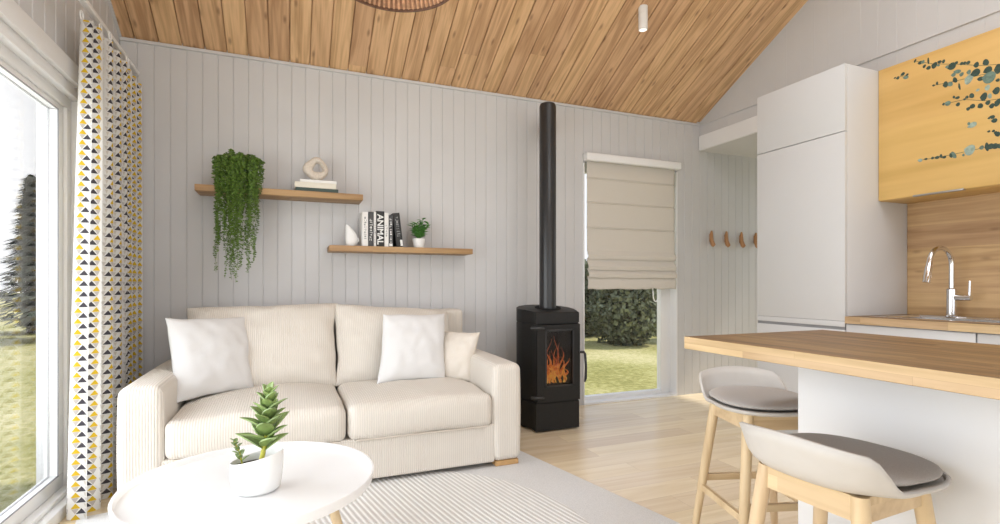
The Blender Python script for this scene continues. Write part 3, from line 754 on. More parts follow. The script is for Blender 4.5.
bm = nb()
for i in range(13):
    k = .15 + .85 * i / 12; a = i * 2.4
    d = Vector((math.cos(a) * .7, math.sin(a) * .7, .75)); leaf(bm, b0.lerp(b1, k), d, Vector((0, 0, 1)), .034 - .016 * k, .015, .002, .2, .12, 5)
link('sprout', bm, M['leaf'], t, 60)

# ------------------------------------------------------------------ wall shelves
SY0 = 3.825
bm = nb(); box(bm, -.572, .490, SY0, YB - .003, 1.706, 1.748, .003)
tag(link('wall_shelf', bm, M['oak_shelf'], None, 30, org=(-.04, YB, 1.706)), 'upper oak wall shelf carrying the trailing plant', 'shelf', 'floating oak shelves')
bm = nb(); box(bm, .258, 1.330, SY0, YB - .003, 1.334, 1.376, .003)
tag(link('wall_shelf', bm, M['oak_shelf'], None, 30, org=(.79, YB, 1.334)), 'lower oak wall shelf carrying the upright black and white books', 'shelf', 'floating oak shelves')

# trailing plant
random.seed(5)
hx, hy, hz = -.312, 3.905, 1.748
t = thing('trailing_plant', 'trailing string of pearls plant hanging over the upper shelf', 'plant', (hx, hy, hz))
bm = nb(); lathe(bm, [(0, .001), (.055, .001), (.078, .145), (.073, .145), (.052, .02), (0, .02)], (hx, hy, hz), 32); link('pot', bm, M['potgrey'], t, 40)
bm = nb(); lathe(bm, [(0, .135), (.07, .13)], (hx, hy, hz), 24); link('soil', bm, M['soil'], t)
bm = nb(); bs = nb()
def blob(bm, c, r, ax):
    ax = ax.normalized(); s = ax.cross(Vector((.3, .5, .81))).normalized(); u = ax.cross(s)
    a = bm.verts.new(c + ax * r * 1.5); b_ = bm.verts.new(c - ax * r * .7)
    ring = [bm.verts.new(c + (s * math.cos(q) + u * math.sin(q) * .55) * r) for q in (0, 1.257, 2.513, 3.770, 5.027)]
    for k in range(5):
        bm.faces.new((a, ring[k], ring[(k + 1) % 5])); bm.faces.new((b_, ring[(k + 1) % 5], ring[k]))
for i in range(70):
    a = random.uniform(0, 2 * math.pi)
    if math.sin(a) > .25: a = -a                        # most strands fall to the room side
    drop = random.uniform(.05, .33) if i < 30 else random.uniform(.30, .50) if i < 52 else random.uniform(.48, .66)
    rr = random.uniform(.055, .158)
    tip = Vector((hx + math.cos(a) * rr * 1.0, min(hy + math.sin(a) * rr * .95 - .045, SY0 - .012), 0))
    st = Vector((hx + math.cos(a) * rr * .45, hy + math.sin(a) * rr * .4, hz + .14))
    top = hz + .185 + random.uniform(0, .10) * (1 - rr / .2)
    pts = []
    for k in range(9):
        q = k / 8; e = st.lerp(Vector((tip.x, tip.y, st.z)), q); pts.append(Vector((e.x, e.y, st.z + (top - st.z) * math.sin(math.pi * q * .62) * 1.1 - .03 * q)))
    pe = pts[-1]; zend = hz - drop + .02; nst = int((pe.z - zend) / .022); dx = random.uniform(-.02, .02); wv = random.uniform(0, 6)
    sway = Vector(((hx - pe.x) * random.uniform(-.1, .35), 0, 0))
    for k in range(1, nst + 1):
        q = k / nst; pts.append(Vector((pe.x + sway.x * q + dx * q + .006 * math.sin(wv + k * .5), pe.y + .004 * math.sin(wv + k * .8), pe.z + (zend - pe.z) * q)))
    tube(bs, pts, .0012, 3, False)
    for p0, p1 in zip(pts, pts[1:]):
        L_ = (p1 - p0).length; m_ = max(1, round(L_ / .0125 + random.random() - .5))
        for k in range(m_):
            c = p0.lerp(p1, (k + random.random() * .5) / m_); below = max(0, min(1, (hz + .1 - c.z) / .7))
            if random.random() < below * .25: continue
            for _ in range(2):
                an = random.uniform(0, 2 * math.pi); o_ = Vector((math.cos(an), math.sin(an) * .8, random.uniform(-.5, .35)))
                blob(bm, c + o_ * .0065, (.0082 - .0026 * below) * random.uniform(.8, 1.2), o_)
link('foliage', bm, M['pearl'], t, 60, recalc=False); link('strands', bs, M['pearl'], t, 60, recalc=False)

# books lying on the upper shelf, with the stone ring on top
def lying_book(x0, x1, y0, y1, z0, z1, cov, label, name='book'):
    cx, cy = (x0 + x1) / 2, (y0 + y1) / 2
    b = thing(name, label, 'book', (cx, cy, z0), 'books lying on the upper shelf')
    bm = nb(); box(bm, x0 + .004, x1 - .004, y0 + .004, y1 - .002, z0 + .003, z1 - .003); link('pages', bm, M['paper'], b)
    bm = nb(); box(bm, x0, x1, y0, y1, z0, z0 + .003, .001); box(bm, x0, x1, y0, y1, z1 - .003, z1, .001); box(bm, x0, x1, y0 - .002, y0 + .003, z0, z1, .001)
    link('cover', bm, cov, b); return b
zt = 1.7482
lying_book(.035, .320, 3.845, 4.02, zt, zt + .026, M['book_green'], 'dark green book at the bottom of the lying stack')
lying_book(.030, .305, 3.840, 4.01, zt + .0264, zt + .064, M['book_cream'], 'cream book in the middle of the lying stack')
lying_book(.065, .308, 3.845, 4.01, zt + .0644, zt + .084, M['book_white'], 'white book on top of the lying stack, under the stone ring')
bm = nb(); n, k_ = 56, 16
rz = zt + .0843; RC = Vector((.172, 3.905, rz + .0785))
ring = []
for i in range(n):
    a = 2 * math.pi * i / n
    ro = .083 * (1 + .055 * math.cos(4 * (a - 1.50)) + .03 * math.cos(3 * (a - 1.2))) ; ri = .029 * (1 + .18 * math.cos(3 * (a - math.pi / 2)))
    rm, hw = (ro + ri) / 2, (ro - ri) / 2
    ring.append([bm.verts.new(RC + Vector((math.cos(a) * (rm + hw * math.cos(b_)) + .012 * (1 if rm + hw * math.cos(b_) < .05 else 0), .034 * math.sin(b_), math.sin(a) * (rm + hw * math.cos(b_)) + (.008 if rm + hw * math.cos(b_) < .05 else 0)))) for b_ in [2 * math.pi * j / k_ for j in range(k_)]])
for i in range(n):
    for j in range(k_): bm.faces.new((ring[i][j], ring[(i + 1) % n][j], ring[(i + 1) % n][(j + 1) % k_], ring[i][(j + 1) % k_]))
mz = min(v.co.z for v in bm.verts); bmesh.ops.translate(bm, verts=bm.verts, vec=(0, 0, rz - mz))
tag(link('ring_sculpture', bm, M['stone'], None, 60, org=(.172, 3.905, rz)), 'pale stone ring sculpture standing on the lying books', 'ornament')

# standing books on the lower shelf
LZ = 1.3762
dep = bpy.context.evaluated_depsgraph_get()
def text_mesh(name, s, length, height, m, parent, loc, rot, ext=.0006):
    size = .06
    cu = bpy.data.curves.new(name, 'FONT'); cu.body = s; cu.size = size; cu.extrude = ext; cu.align_x = 'CENTER'; cu.align_y = 'CENTER'
    cu.offset = size * .02
    o = bpy.data.objects.new(name, cu); C.objects.link(o)
    bpy.context.view_layer.update()
    me = bpy.data.meshes.new_from_object(o.evaluated_get(bpy.context.evaluated_depsgraph_get())); me.name = name
    bpy.data.objects.remove(o); me.materials.clear(); me.materials.append(m)
    xs = [v.co.x for v in me.vertices]; ys = [v.co.y for v in me.vertices]; mx_, my_ = (max(xs) + min(xs)) / 2, (max(ys) + min(ys)) / 2
    for v in me.vertices: v.co.x = (v.co.x - mx_) * length / (max(xs) - min(xs)); v.co.y = (v.co.y - my_) * height / (max(ys) - min(ys))
    q = bpy.data.objects.new(name, me); C.objects.link(q); q.parent = parent; q.location = loc; q.rotation_euler = rot
    return q
def standing_book(x, wd, h, dp, cov, label, lean=0., marks=None):
    b = thing('book', label, 'book', (x, 3.845, LZ), 'upright books on the lower shelf'); b.rotation_euler = (0, lean, 0)
    if lean < 0: b.location.x += 0
    bm = nb(); box(bm, .003, wd - .003, .004, dp - .003, .003, h - .004); link('pages', bm, M['paper'], b, local=True)
    bm = nb(); box(bm, 0, .003, 0, dp, 0, h, .0008); box(bm, wd - .003, wd, 0, dp, 0, h, .0008); box(bm, 0, wd, -.002, .003, 0, h, .001); link('cover', bm, cov, b, local=True)
    if marks:
        bm = nb(); rr = random.Random(marks[1]); z = h * marks[2]
        while z < h * marks[3]:
            lh = rr.uniform(.010, .017)
            for _ in range(2):                                   # unreadable spine lettering: short strokes across and along
                u0 = wd * rr.uniform(.24, .36); u1 = wd * rr.uniform(.62, .76); zz = z + rr.uniform(0, lh * .6)
                if rr.random() < .5: box(bm, u0, u1, -.0028, -.002, zz, zz + .0028)
                else: box(bm, u0 if rr.random() < .5 else u1 - .003, u0 + .003 if rr.random() < .5 else u1, -.0028, -.002, z, z + lh)
            z += lh + .004
        link('spine_lettering', bm, marks[0], b, local=True)
    return b
def band(b, x0, x1, z0, z1, m):
    bm = nb(); box(bm, x0, x1, -.0034, -.002, z0, z1); link('spine_band', bm, m, b, local=True)
standing_book(.487, .040, .250, .17, M['book_white'], 'white book at the left end of the upright row', 0, (M['inkgrey'], 1, .2, .8))
standing_book(.5275, .041, .252, .17, M['book_grey'], 'charcoal book second in the upright row', 0, (M['ink'], 2, .16, .74))
b = standing_book(.569, .016, .252, .17, M['book_white'], 'thin white book between the charcoal and big black books', 0, (M['inkgrey'], 3, .1, .75))
b = standing_book(.5855, .060, .260, .17, M['book_black'], 'thick black book lettered ANIMAL in white', 0)
text_mesh('spine_lettering', 'ANIMAL', .225, .044, M['ink'], b, (.031, -.0026, .126), (R(90), R(90), 0))
b = standing_book(.646, .030, .250, .17, M['book_white'], 'white spined book right of the ANIMAL book', 0, (M['inkgrey'], 5, .3, .6))
b = standing_book(.6765, .032, .234, .16, M['book_grey'], 'grey black book with mottled spine before the leaning one', 0, (M['ink'], 6, .12, .85))
band(b, .004, .028, .004, .024, M['ink'])
b = standing_book(.7125, .050, .252, .17, M['book_black'], 'black book leaning at the right end of the row', 0, (M['inkgrey'], 7, .3, .9))
b.rotation_euler = (0, R(-7), 0); b.location = (.737, 3.845, LZ)
band(b, .030, .047, .004, .05, M['ink'])

# white ceramic ornament
bm = nb(); n = 28
prof = [(.0, 0), (.030, 0), (.040, .02), (.044, .05), (.040, .085), (.030, .115), (.018, .14), (.006, .156), (0, .158)]
lathe(bm, prof, (0, 0, 0), n)
for v in bm.verts:
    k = v.co.z / .158; v.co.x += -.030 * k * k + .010 * math.sin(k * 3.1); v.co.y *= .7
oc = link('ceramic_ornament', bm, M['pot'], None, 60); oc.location = (.412, 3.90, LZ); tag(oc, 'white teardrop ceramic ornament beside the upright books', 'ornament')
bm = nb(); pts = [(.026 + .028 * math.sin(a), 0, .03 + .035 * (1 - math.cos(a)) * .5) for a in [math.pi * i / 10 for i in range(11)]]
tube(bm, [(x, y, z + .0) for x, y, z in pts], .007, 8); link('handle', bm, M['pot'], oc, 60, local=True)

# small plant on the lower shelf
random.seed(21)
qx, qy = .920, 3.915
t = thing('small_plant', 'small bright green plant in a white pot on the lower shelf', 'plant', (qx, qy, LZ))
bm = nb(); lathe(bm, [(0, .0005), (.038, .0005), (.049, .064), (.051, .072), (.047, .072), (.040, .055), (0, .055)], (qx, qy, LZ), 32); link('pot', bm, M['pot'], t, 40)
bm = nb(); lathe(bm, [(0, .062), (.045, .060)], (qx, qy, LZ), 20); link('soil', bm, M['soil'], t)
bm = nb(); bs = nb()
for i in range(15):
    a = i * 2.4; ln = random.uniform(.05, .11) if i else .145; sp = random.uniform(.3, .8) if i else .12
    b0 = Vector((qx, qy, LZ + .055)); b1 = b0 + Vector((.012 + math.cos(a) * sp * ln * 1.1, math.sin(a) * sp * ln * .8, ln + .02))
    tube(bs, [b0, b1], .002, 5)
    for k in range(11):
        q = .25 + .75 * k / 10; an = k * 2.4 + i; d = Vector((math.cos(an), math.sin(an), .55))
        leaf(bm, b0.lerp(b1, q), d, Vector((0, 0, 1)), random.uniform(.040, .060), .024, .002, .2, .12, 4)
link('foliage', bm, M['leaf_small'], t, 60, recalc=False); link('stems', bs, M['leaf_small'], t, 60)

# ------------------------------------------------------------------ wood stove
t = thing('wood_stove', 'black wood burning stove with a fire behind its glass door', 'stove', (1.85, 3.66, 0))
x0, x1, yf, yb = 1.675, 2.040, 3.405, 3.86
def stove_poly(gr=0.):
    pl = [(x0, yf - gr), (x1, yf - gr)]
    for i in range(0, 13):                                   # right flank, back, left flank: one bowed sweep
        a = -.62 + (math.pi + 1.24) * i / 12
        pl.append((1.872 + (.232 + gr) * math.cos(a), 3.635 + (.230 + gr) * math.sin(a)))
    return pl
P_ = stove_poly()
bm = nb(); prism(bm, P_, .012, .214); prism(bm, [(x + (1.872 - x) * .03, y + (3.65 - y) * .03) for x, y in P_], .214, .224); link('plinth', bm, M['black'], t, 35)
bm = nb(); prism(bm, P_, .224, .800, True, True, skip=(0,)); link('body', bm, M['black'], t, 35)
bm = nb(); P2 = [(x + (1.872 - x) * .03, y + (3.65 - y) * .03) for x, y in P_]; prism(bm, P2, .800, .808)
prism(bm, P_, .808, .888)
bmesh.ops.bevel(bm, geom=[e for e in bm.edges if all(v.co.z > .887 for v in e.verts)], offset=.008, segments=3, profile=.5, affect='EDGES')
for v in bm.verts:
    if v.co.z > .85: v.co.z += (v.co.y - yf) / .46 * .042
link('top', bm, M['black'], t, 35)
bm = nb()
gx0, gx1, gz0, gz1 = 1.742, 1.985, .335, .762
for a in ((x0 + .002, gx0, .226, .797), (gx1, x1 - .002, .226, .797), (gx0, gx1, .226, gz0), (gx0, gx1, gz1, .797)): box(bm, a[0], a[1], yf - .016, yf + .012, a[2], a[3])
bmesh.ops.remove_doubles(bm, verts=bm.verts, dist=1e-5)
dr = link('door', bm, M['black'], t, 30)
bm = nb(); box(bm, gx0 - .004, gx1 + .004, yf - .006, yf - .002, gz0 - .004, gz1 + .004); link('glass', bm, M['glass_stove'], dr)
bm = nb(); w_ = .012
for a in ((gx0, gx0 + w_, gz0, gz1), (gx1 - w_, gx1, gz0, gz1), (gx0, gx1, gz0, gz0 + w_), (gx0, gx1, gz1 - w_, gz1)): box(bm, a[0], a[1], yf - .019, yf - .010, a[2], a[3])
link('bezel', bm, M['black_gloss'], dr)
bm = nb(); hxx = x1 + .022
tube(bm, [(x1 - .01, yf - .02, .585), (hxx, yf - .030, .585), (hxx + .008, yf - .036, .57), (hxx + .014, yf - .04, .47), (hxx + .010, yf - .04, .385), (hxx + .004, yf - .036, .36)], [.010, .011, .010, .009, .010, .006], 10); link('handle', bm, M['black_gloss'], dr, 60)
for zz in (.775, .262):
    bm = nb(); tube(bm, [(x0 - .035, yf + .012, zz), (x0 - .002, yf - .018, zz), (x0 + .055, yf - .022, zz)], [.013, .014, .010], 10); link('hinge', bm, M['black_gloss'], dr, 60)
bm = nb(); box(bm, gx0 - .02, gx1 + .02, yf + .014, yf + .27, .30, .79)
for f in [f for f in bm.faces if f.calc_center_median().y < yf + .02]: bm.faces.remove(f)
link('firebox', bm, M['dark'], t, 0, recalc=False)
bm = nb()
for a, b_, r in (((1.765, yf + .10, .345), (1.96, yf + .14, .35), .034), ((1.78, yf + .17, .36), (1.965, yf + .07, .375), .030)): tube(bm, [a, b_], r, 12)
link('firewood', bm, M['log'], t, 50)
random.seed(3)
def flame(bm, bx, by, bz, h, r, seed):
    pts, rad = [], []
    for i in range(13):
        k = i / 12; pts.append((bx + .030 * k * math.sin(seed + k * 4.2) + .012 * math.sin(seed * 3 + k * 9), by + .010 * math.sin(seed * 2 + k * 4), bz + h * k))
        rad.append(max(.0012, r * (math.sin(math.pi * min(1, .22 + .78 * k)) ** 1.15) * (1 - .35 * k) + .0008))
    tube(bm, pts, rad, 8, True, .5)
bm = nb()
for i, (px, h) in enumerate(((1.775, .17), (1.790, .27), (1.806, .34), (1.822, .24), (1.838, .19), (1.852, .29), (1.868, .36), (1.884, .25), (1.898, .20), (1.912, .27), (1.928, .20), (1.945, .14), (1.960, .18), (1.80, .20), (1.86, .17), (1.915, .14), (1.785, .12), (1.83, .28), (1.893, .31), (1.95, .10))):
    flame(bm, px, yf + .045 + .022 * ((i * 7) % 5) / 2, .352, h * .98, random.uniform(.011, .019), i * 1.9)
link('flames', bm, M['fire'], t, 60)
bm = nb(); lathe(bm, [(.0, .908), (.100, .908), (.104, .912), (.104, .918), (.099, .918), (.096, .912), (.0, .912)], (1.888, 3.63, 0), 40)
for v in bm.verts: v.co.z += (v.co.y - 3.63) / .46 * .042
link('collar', bm, M['dark'], t, 40)
bm = nb(); lathe(bm, [(0, .88), (.0665, .88), (.0665, 2.500), (.060, 2.520), (.045, 2.528), (0, 2.530)], (1.888, 3.63, 0), 40)
dv = Vector((1.888, 3.63, 0)).normalized(); p0 = Vector((1.888, 3.63, 2.45)); tube(bm, [p0, p0 + dv * .40], .060, 24)
link('flue_pipe', bm, M['black_gloss'], t, 40)

# ------------------------------------------------------------------ coat hooks in the hall
hk = None
for i, x in enumerate((3.965, 4.165, 4.372, 4.575)):
    if hk is None:
        hk = thing('coat_hook', '', 'hook', (x, YB, 1.56), 'wooden coat hooks')
        bm = nb(); tube(bm, [(.012, -.006, .082), (.004, -.012, .055), (-.006, -.020, .02), (-.012, -.030, -.02), (-.012, -.044, -.055), (-.006, -.058, -.075)], [.010, .018, .022, .024, .026, .020], 14, True, .6)
        link('peg', bm, M['hook'], hk, 60, local=True)
        bm = nb(); box(bm, -.014, .010, -.012, -.0005, -.03, .05, .002); link('plate', bm, M['hook'], hk, local=True); o = hk
    else: o = copy_tree(hk)
    o.location = (x, YB, 1.56)
    o['label'] = ('curved brown wooden coat hook, first from the header end', 'curved brown wooden coat hook, second from the left', 'curved brown wooden coat hook, third from the left', 'curved brown wooden coat hook partly hidden behind the fridge unit')[i]

# ------------------------------------------------------------------ kitchen
KX, KB, KY = 3.204, 3.83, 2.161
FY1 = 2.814
t = thing('fridge_cabinet', 'tall white fridge cabinet at the left end of the kitchen', 'cabinet', (3.5, 2.49, 0))
bm = nb(); box(bm, KX + .021, KB - .002, KY, FY1, .08, 2.478, .0015); box(bm, KX + .05, KB - .002, KY + .01, FY1 - .01, 0, .08); link('body', bm, M['white_shaded'], t)
for z0, z1 in ((2.058, 2.478), (.868, 2.053), (.10, .812)):
    bm = nb(); box(bm, KX, KX + .020, KY + .001, FY1 - .001, z0, z1, .0015); link('door', bm, M['white_shaded'], t)
bm = nb(); box(bm, KX + .006, KX + .0205, KY + .002, FY1 - .002, .812, .868); link('grip_channel', bm, M['seal'], t)
bm = nb(); box(bm, KX + .001, KX + .006, KY + .002, FY1 - .002, .832, .866, .001); link('grip_lip', bm, M['white_shaded'], t)

bases = ((2.158, 1.50, 'white base cabinet beside the tall fridge unit'), (1.497, .90, 'white base cabinet under the sink tap'), (.897, .30, 'white base cabinet near the end of the run'))
for a, b_, lb in bases:
    t = thing('base_cabinet', lb, 'cabinet', (3.5, (a + b_) / 2, 0), 'white kitchen base cabinets')
    bm = nb(); box(bm, KX + .024, KB - .002, b_, a, .09, .853); box(bm, KX + .06, KB - .002, b_, a, 0, .09); link('body', bm, M['white_shaded'], t)
    bm = nb(); box(bm, KX + .003, KX + .023, b_ + .002, a - .002, .10, .850, .001); link('door', bm, M['white_shaded'], t)
# worktop with the sink cut out
bm = nb(); sx0, sx1, sy0, sy1 = 3.315, 3.70, 1.30, 2.02
for a in ((KX - .006, sx0, .28, KY - .003), (sx1, KB - .012, .28, KY - .003), (sx0, sx1, .28, sy0), (sx0, sx1, sy1, KY - .003)): box(bm, a[0], a[1], a[2], a[3], .855, .899)
bmesh.ops.remove_doubles(bm, verts=bm.verts, dist=1e-5)
bm.faces.ensure_lookup_table()
for f in bm.faces:
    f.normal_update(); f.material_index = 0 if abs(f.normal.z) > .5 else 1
tag(link('worktop', bm, [M['oak_top'], M['oak_edge']], None, 0, org=(3.5, 1.2, .855)), 'oak worktop along the wall holding the sink', 'worktop')
t = thing('sink', 'stainless steel inset sink in the wall worktop', 'sink', (3.5, 1.68, .899))
bm = nb()
def ringrect(bm, o, i, z0, z1):
    A = [bm.verts.new((x, y, z0)) for x, y in o]; B = [bm.verts.new((x, y, z1)) for x, y in i]
    for k in range(4): bm.faces.new((A[k], A[(k + 1) % 4], B[(k + 1) % 4], B[k]))
def rc(e, a=(sx0, sx1, sy0, sy1)): return [(a[0] - e, a[2] - e), (a[1] + e, a[2] - e), (a[1] + e, a[3] + e), (a[0] - e, a[3] + e)]
ringrect(bm, rc(.040), rc(.038), .8995, .9035); ringrect(bm, rc(.038), rc(.006), .9035, .9035); ringrect(bm, rc(.006), rc(-.004), .9035, .893); ringrect(bm, rc(-.004), rc(-.03), .893, .74)
bm.faces.new([bm.verts.new((x, y, .74)) for x, y in rc(-.03)])
link('basin', bm, M['steel'], t, 25)
bm = nb(); lathe(bm, [(0, .742), (.035, .742), (.04, .7405)], (3.5, 1.55, 0), 24); link('drain', bm, M['chrome'], t)
t = thing('tap', 'chrome gooseneck kitchen tap behind the sink', 'tap', (3.72, 1.862, .9035))
fx, fy, fz = 3.715, 1.858, .9037
bm = nb(); lathe(bm, [(0, 0), (.030, 0), (.030, .006), (.025, .010), (.0245, .165), (.017, .172), (.0, .172)], (fx, fy, fz), 28); link('base', bm, M['chrome'], t, 40)
pts = [(fx, fy, fz + .16), (fx, fy, fz + .315)]
for i in range(1, 15):
    a = math.pi * i / 15 * 1.03; pts.append((fx - .098 * (1 - math.cos(a)), fy + .006 * (1 - math.cos(a)), fz + .315 + .098 * math.sin(a)))
bm = nb(); tube(bm, pts, .0135, 16); link('spout', bm, M['chrome'], t, 60)
e = Vector(pts[-1]); dd = (Vector(pts[-1]) - Vector(pts[-2])).normalized()
bm = nb(); tube(bm, [e - dd * .01, e + dd * .03, e + dd * .035, e + dd * .125], [.0145, .0165, .0185, .0185], 16); link('spray_head', bm, M['chrome'], t, 40)
bm = nb(); tube(bm, [(fx, fy, fz + .115), (fx + .0, fy - .098, fz + .115)], .017, 16); tube(bm, [(fx, fy - .088, fz + .12), (fx + .002, fy - .090, fz + .215)], [.007, .006], 10); link('lever', bm, M['chrome'], t, 40)

# splashback and the printed wall cupboard
bm = nb(); box(bm, KB - .011, KB - .001, .28, KY - .002, .899, 1.634); tag(link('splashback', bm, M['oak_splash'], None, 0, org=(KB, 1.2, .899)), 'oak board splashback behind the tap', 'splashback')
UX = 3.521; UZ0, UZ1 = 1.634, 2.478
t = thing('wall_cupboard', 'honey oak wall cupboard with eucalyptus leaf print', 'cupboard', (3.68, 1.5, UZ0))
bm = nb(); box(bm, UX + .0205, KB - .002, .62, KY - .002, UZ0, UZ1, .001); link('body', bm, M['oak_door'], t)
bm = nb(); box(bm, UX, UX + .020, .621, KY - .003, UZ0 + .002, UZ1 - .001, .0015); d0 = link('door', bm, M['oak_door'], t)
bm = nb(); box(bm, UX - .012, UX + .016, 1.70, 1.955, UZ0 - .003, UZ0 + .001, .001); box(bm, UX - .010, UX - .001, 1.70, 1.955, UZ0 - .003, UZ0 + .006, .001); link('handle', bm, M['alu'], d0)
EUC = [(2.06,2.395,7,5,0),(2.043,2.389,9,10,0),(2.015,2.403,12,10,0),(1.998,2.375,16,10,1),(1.991,2.389,9,7,0),(1.947,2.457,6,11,0),(1.92,2.435,12,11,0),(1.905,2.434,9,11,1),(1.877,2.429,5,21,0),(1.898,2.405,8,11,0),(1.876,2.387,12,11,0),(1.846,2.39,14,19,0),(1.82,2.4,11,9,0),(1.8,2.395,8,11,0),(1.826,2.382,9,6,1),(1.76,2.351,21,21,0),(1.783,2.357,8,8,1),(1.738,2.362,9,9,0),(1.713,2.348,8,9,0),(1.699,2.345,8,9,0),(1.682,2.341,10,10,0),(1.645,2.314,12,16,0),(1.603,2.311,13,19,0),(1.732,2.31,18,11,1),(1.751,2.299,11,12,1),(1.713,2.287,10,12,1),(1.679,2.287,10,13,1),(1.679,2.248,18,30,2),(1.648,2.272,21,21,0),(1.594,2.266,19,19,0),(1.552,2.255,14,27,0),(1.627,2.23,14,12,0),(1.589,2.223,29,32,1),(1.552,2.195,9,9,0),(1.744,2.266,10,18,0),(1.79,2.257,12,19,0),(1.767,2.251,12,15,1),(1.832,2.279,6,11,0),(1.85,2.273,7,6,0),(1.723,2.221,5,21,0),(1.596,2.17,11,16,2),(1.558,2.14,15,20,0),(1.639,2.172,9,7,2),(1.612,2.126,15,23,0),(1.666,2.15,11,15,0),(1.688,2.149,8,9,0),(1.732,2.161,11,8,0),(1.749,2.17,6,9,0),(1.779,2.144,15,14,1),(1.8,2.146,6,8,0),(1.73,2.122,10,11,0),(1.699,2.141,6,6,0),(1.663,2.09,13,13,0),(1.682,2.082,9,10,0),(1.627,2.081,12,15,0),(1.594,2.088,11,13,0),(1.577,2.065,11,14,0),(1.552,2.075,13,22,0),(1.586,2.121,9,15,2),(1.575,2.004,12,10,0),(1.566,1.982,13,12,0),(1.589,2.002,6,6,0),(1.663,1.986,21,15,2),(1.679,1.998,7,9,1),(1.59,1.93,7,6,0),(1.57,1.927,7,7,0),(1.552,1.905,11,14,0),(1.561,1.915,7,9,0),(1.598,1.848,9,25,0),(1.583,1.847,14,16,0),(1.563,1.843,15,16,0),(1.546,1.838,8,13,0),(1.621,1.85,10,12,1),(1.675,1.849,24,30,2),(1.704,1.828,6,8,1),(1.751,1.839,11,23,1),(1.764,1.839,7,15,0),(1.796,1.837,10,8,0),(1.812,1.847,7,12,0),(1.832,1.843,13,9,0),(1.855,1.845,8,8,0),(1.889,1.847,9,6,0),(1.92,1.846,12,10,2)]
random.seed(8)
EUC += [(1.53 - random.random() * .55, 2.0 + random.uniform(-.15, .3), random.randint(9, 22), random.randint(9, 24), random.choice((0, 0, 1, 2))) for _ in range(60)]
bm = nb()
for i, (y, z, ry, rz_, c) in enumerate(EUC):
    n = 12; tl = random.uniform(-.5, .5); xx = UX - .0006 - .00001 * i
    vs_ = []
    for k in range(n):
        a = 2 * math.pi * k / n; u = math.cos(a) * ry * .001; v = math.sin(a) * rz_ * .001 * (1 - .12 * math.cos(a))
        if k == 0: u *= 1.2
        vs_.append(bm.verts.new((xx, y + u * math.cos(tl) - v * math.sin(tl), z + u * math.sin(tl) + v * math.cos(tl))))
    f = bm.faces.new(vs_); f.material_index = c
for chain in (((1.95, 2.457), (1.85, 2.40), (1.74, 2.355), (1.62, 2.30), (1.45, 2.25)), ((1.92, 1.846), (1.80, 1.843), (1.675, 1.845), (1.58, 1.848), (1.45, 1.86)), ((1.80, 2.146), (1.70, 2.14), (1.60, 2.10), (1.45, 2.08)), ((1.85, 2.273), (1.75, 2.26), (1.62, 2.25), (1.45, 2.22)), ((2.06, 2.392), (2.03, 2.392), (1.99, 2.385))):
    for (a0, b0), (a1, b1) in zip(chain, chain[1:]):
        dy, dz = a1 - a0, b1 - b0; L_ = math.hypot(dy, dz); ny, nz_ = -dz / L_ * .0012, dy / L_ * .0012
        f = bm.faces.new([bm.verts.new((UX - .0004, a0 + ny, b0 + nz_)), bm.verts.new((UX - .0004, a0 - ny, b0 - nz_)), bm.verts.new((UX - .0004, a1 - ny, b1 - nz_)), bm.verts.new((UX - .0004, a1 + ny, b1 + nz_))]); f.material_index = 0
link('leaf_print', bm, [M['euc0'], M['euc1'], M['euc2']], d0, 0)

# ------------------------------------------------------------------ island
t = thing('kitchen_island', 'white kitchen island under an overhanging oak worktop', 'island', (1.72, .4, 0))
bm = nb(); box(bm, 1.555, 1.905, -.65, 1.205, .0, .879, .002); link('body', bm, M['white'], t)
bm = nb(); box(bm, 1.243, 1.928, -.70, 1.388, .880, .9215, .0025)
for f in bm.faces:
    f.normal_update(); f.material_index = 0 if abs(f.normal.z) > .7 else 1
link('worktop', bm, [M['oak_top'], M['oak_edge']], t, 0)

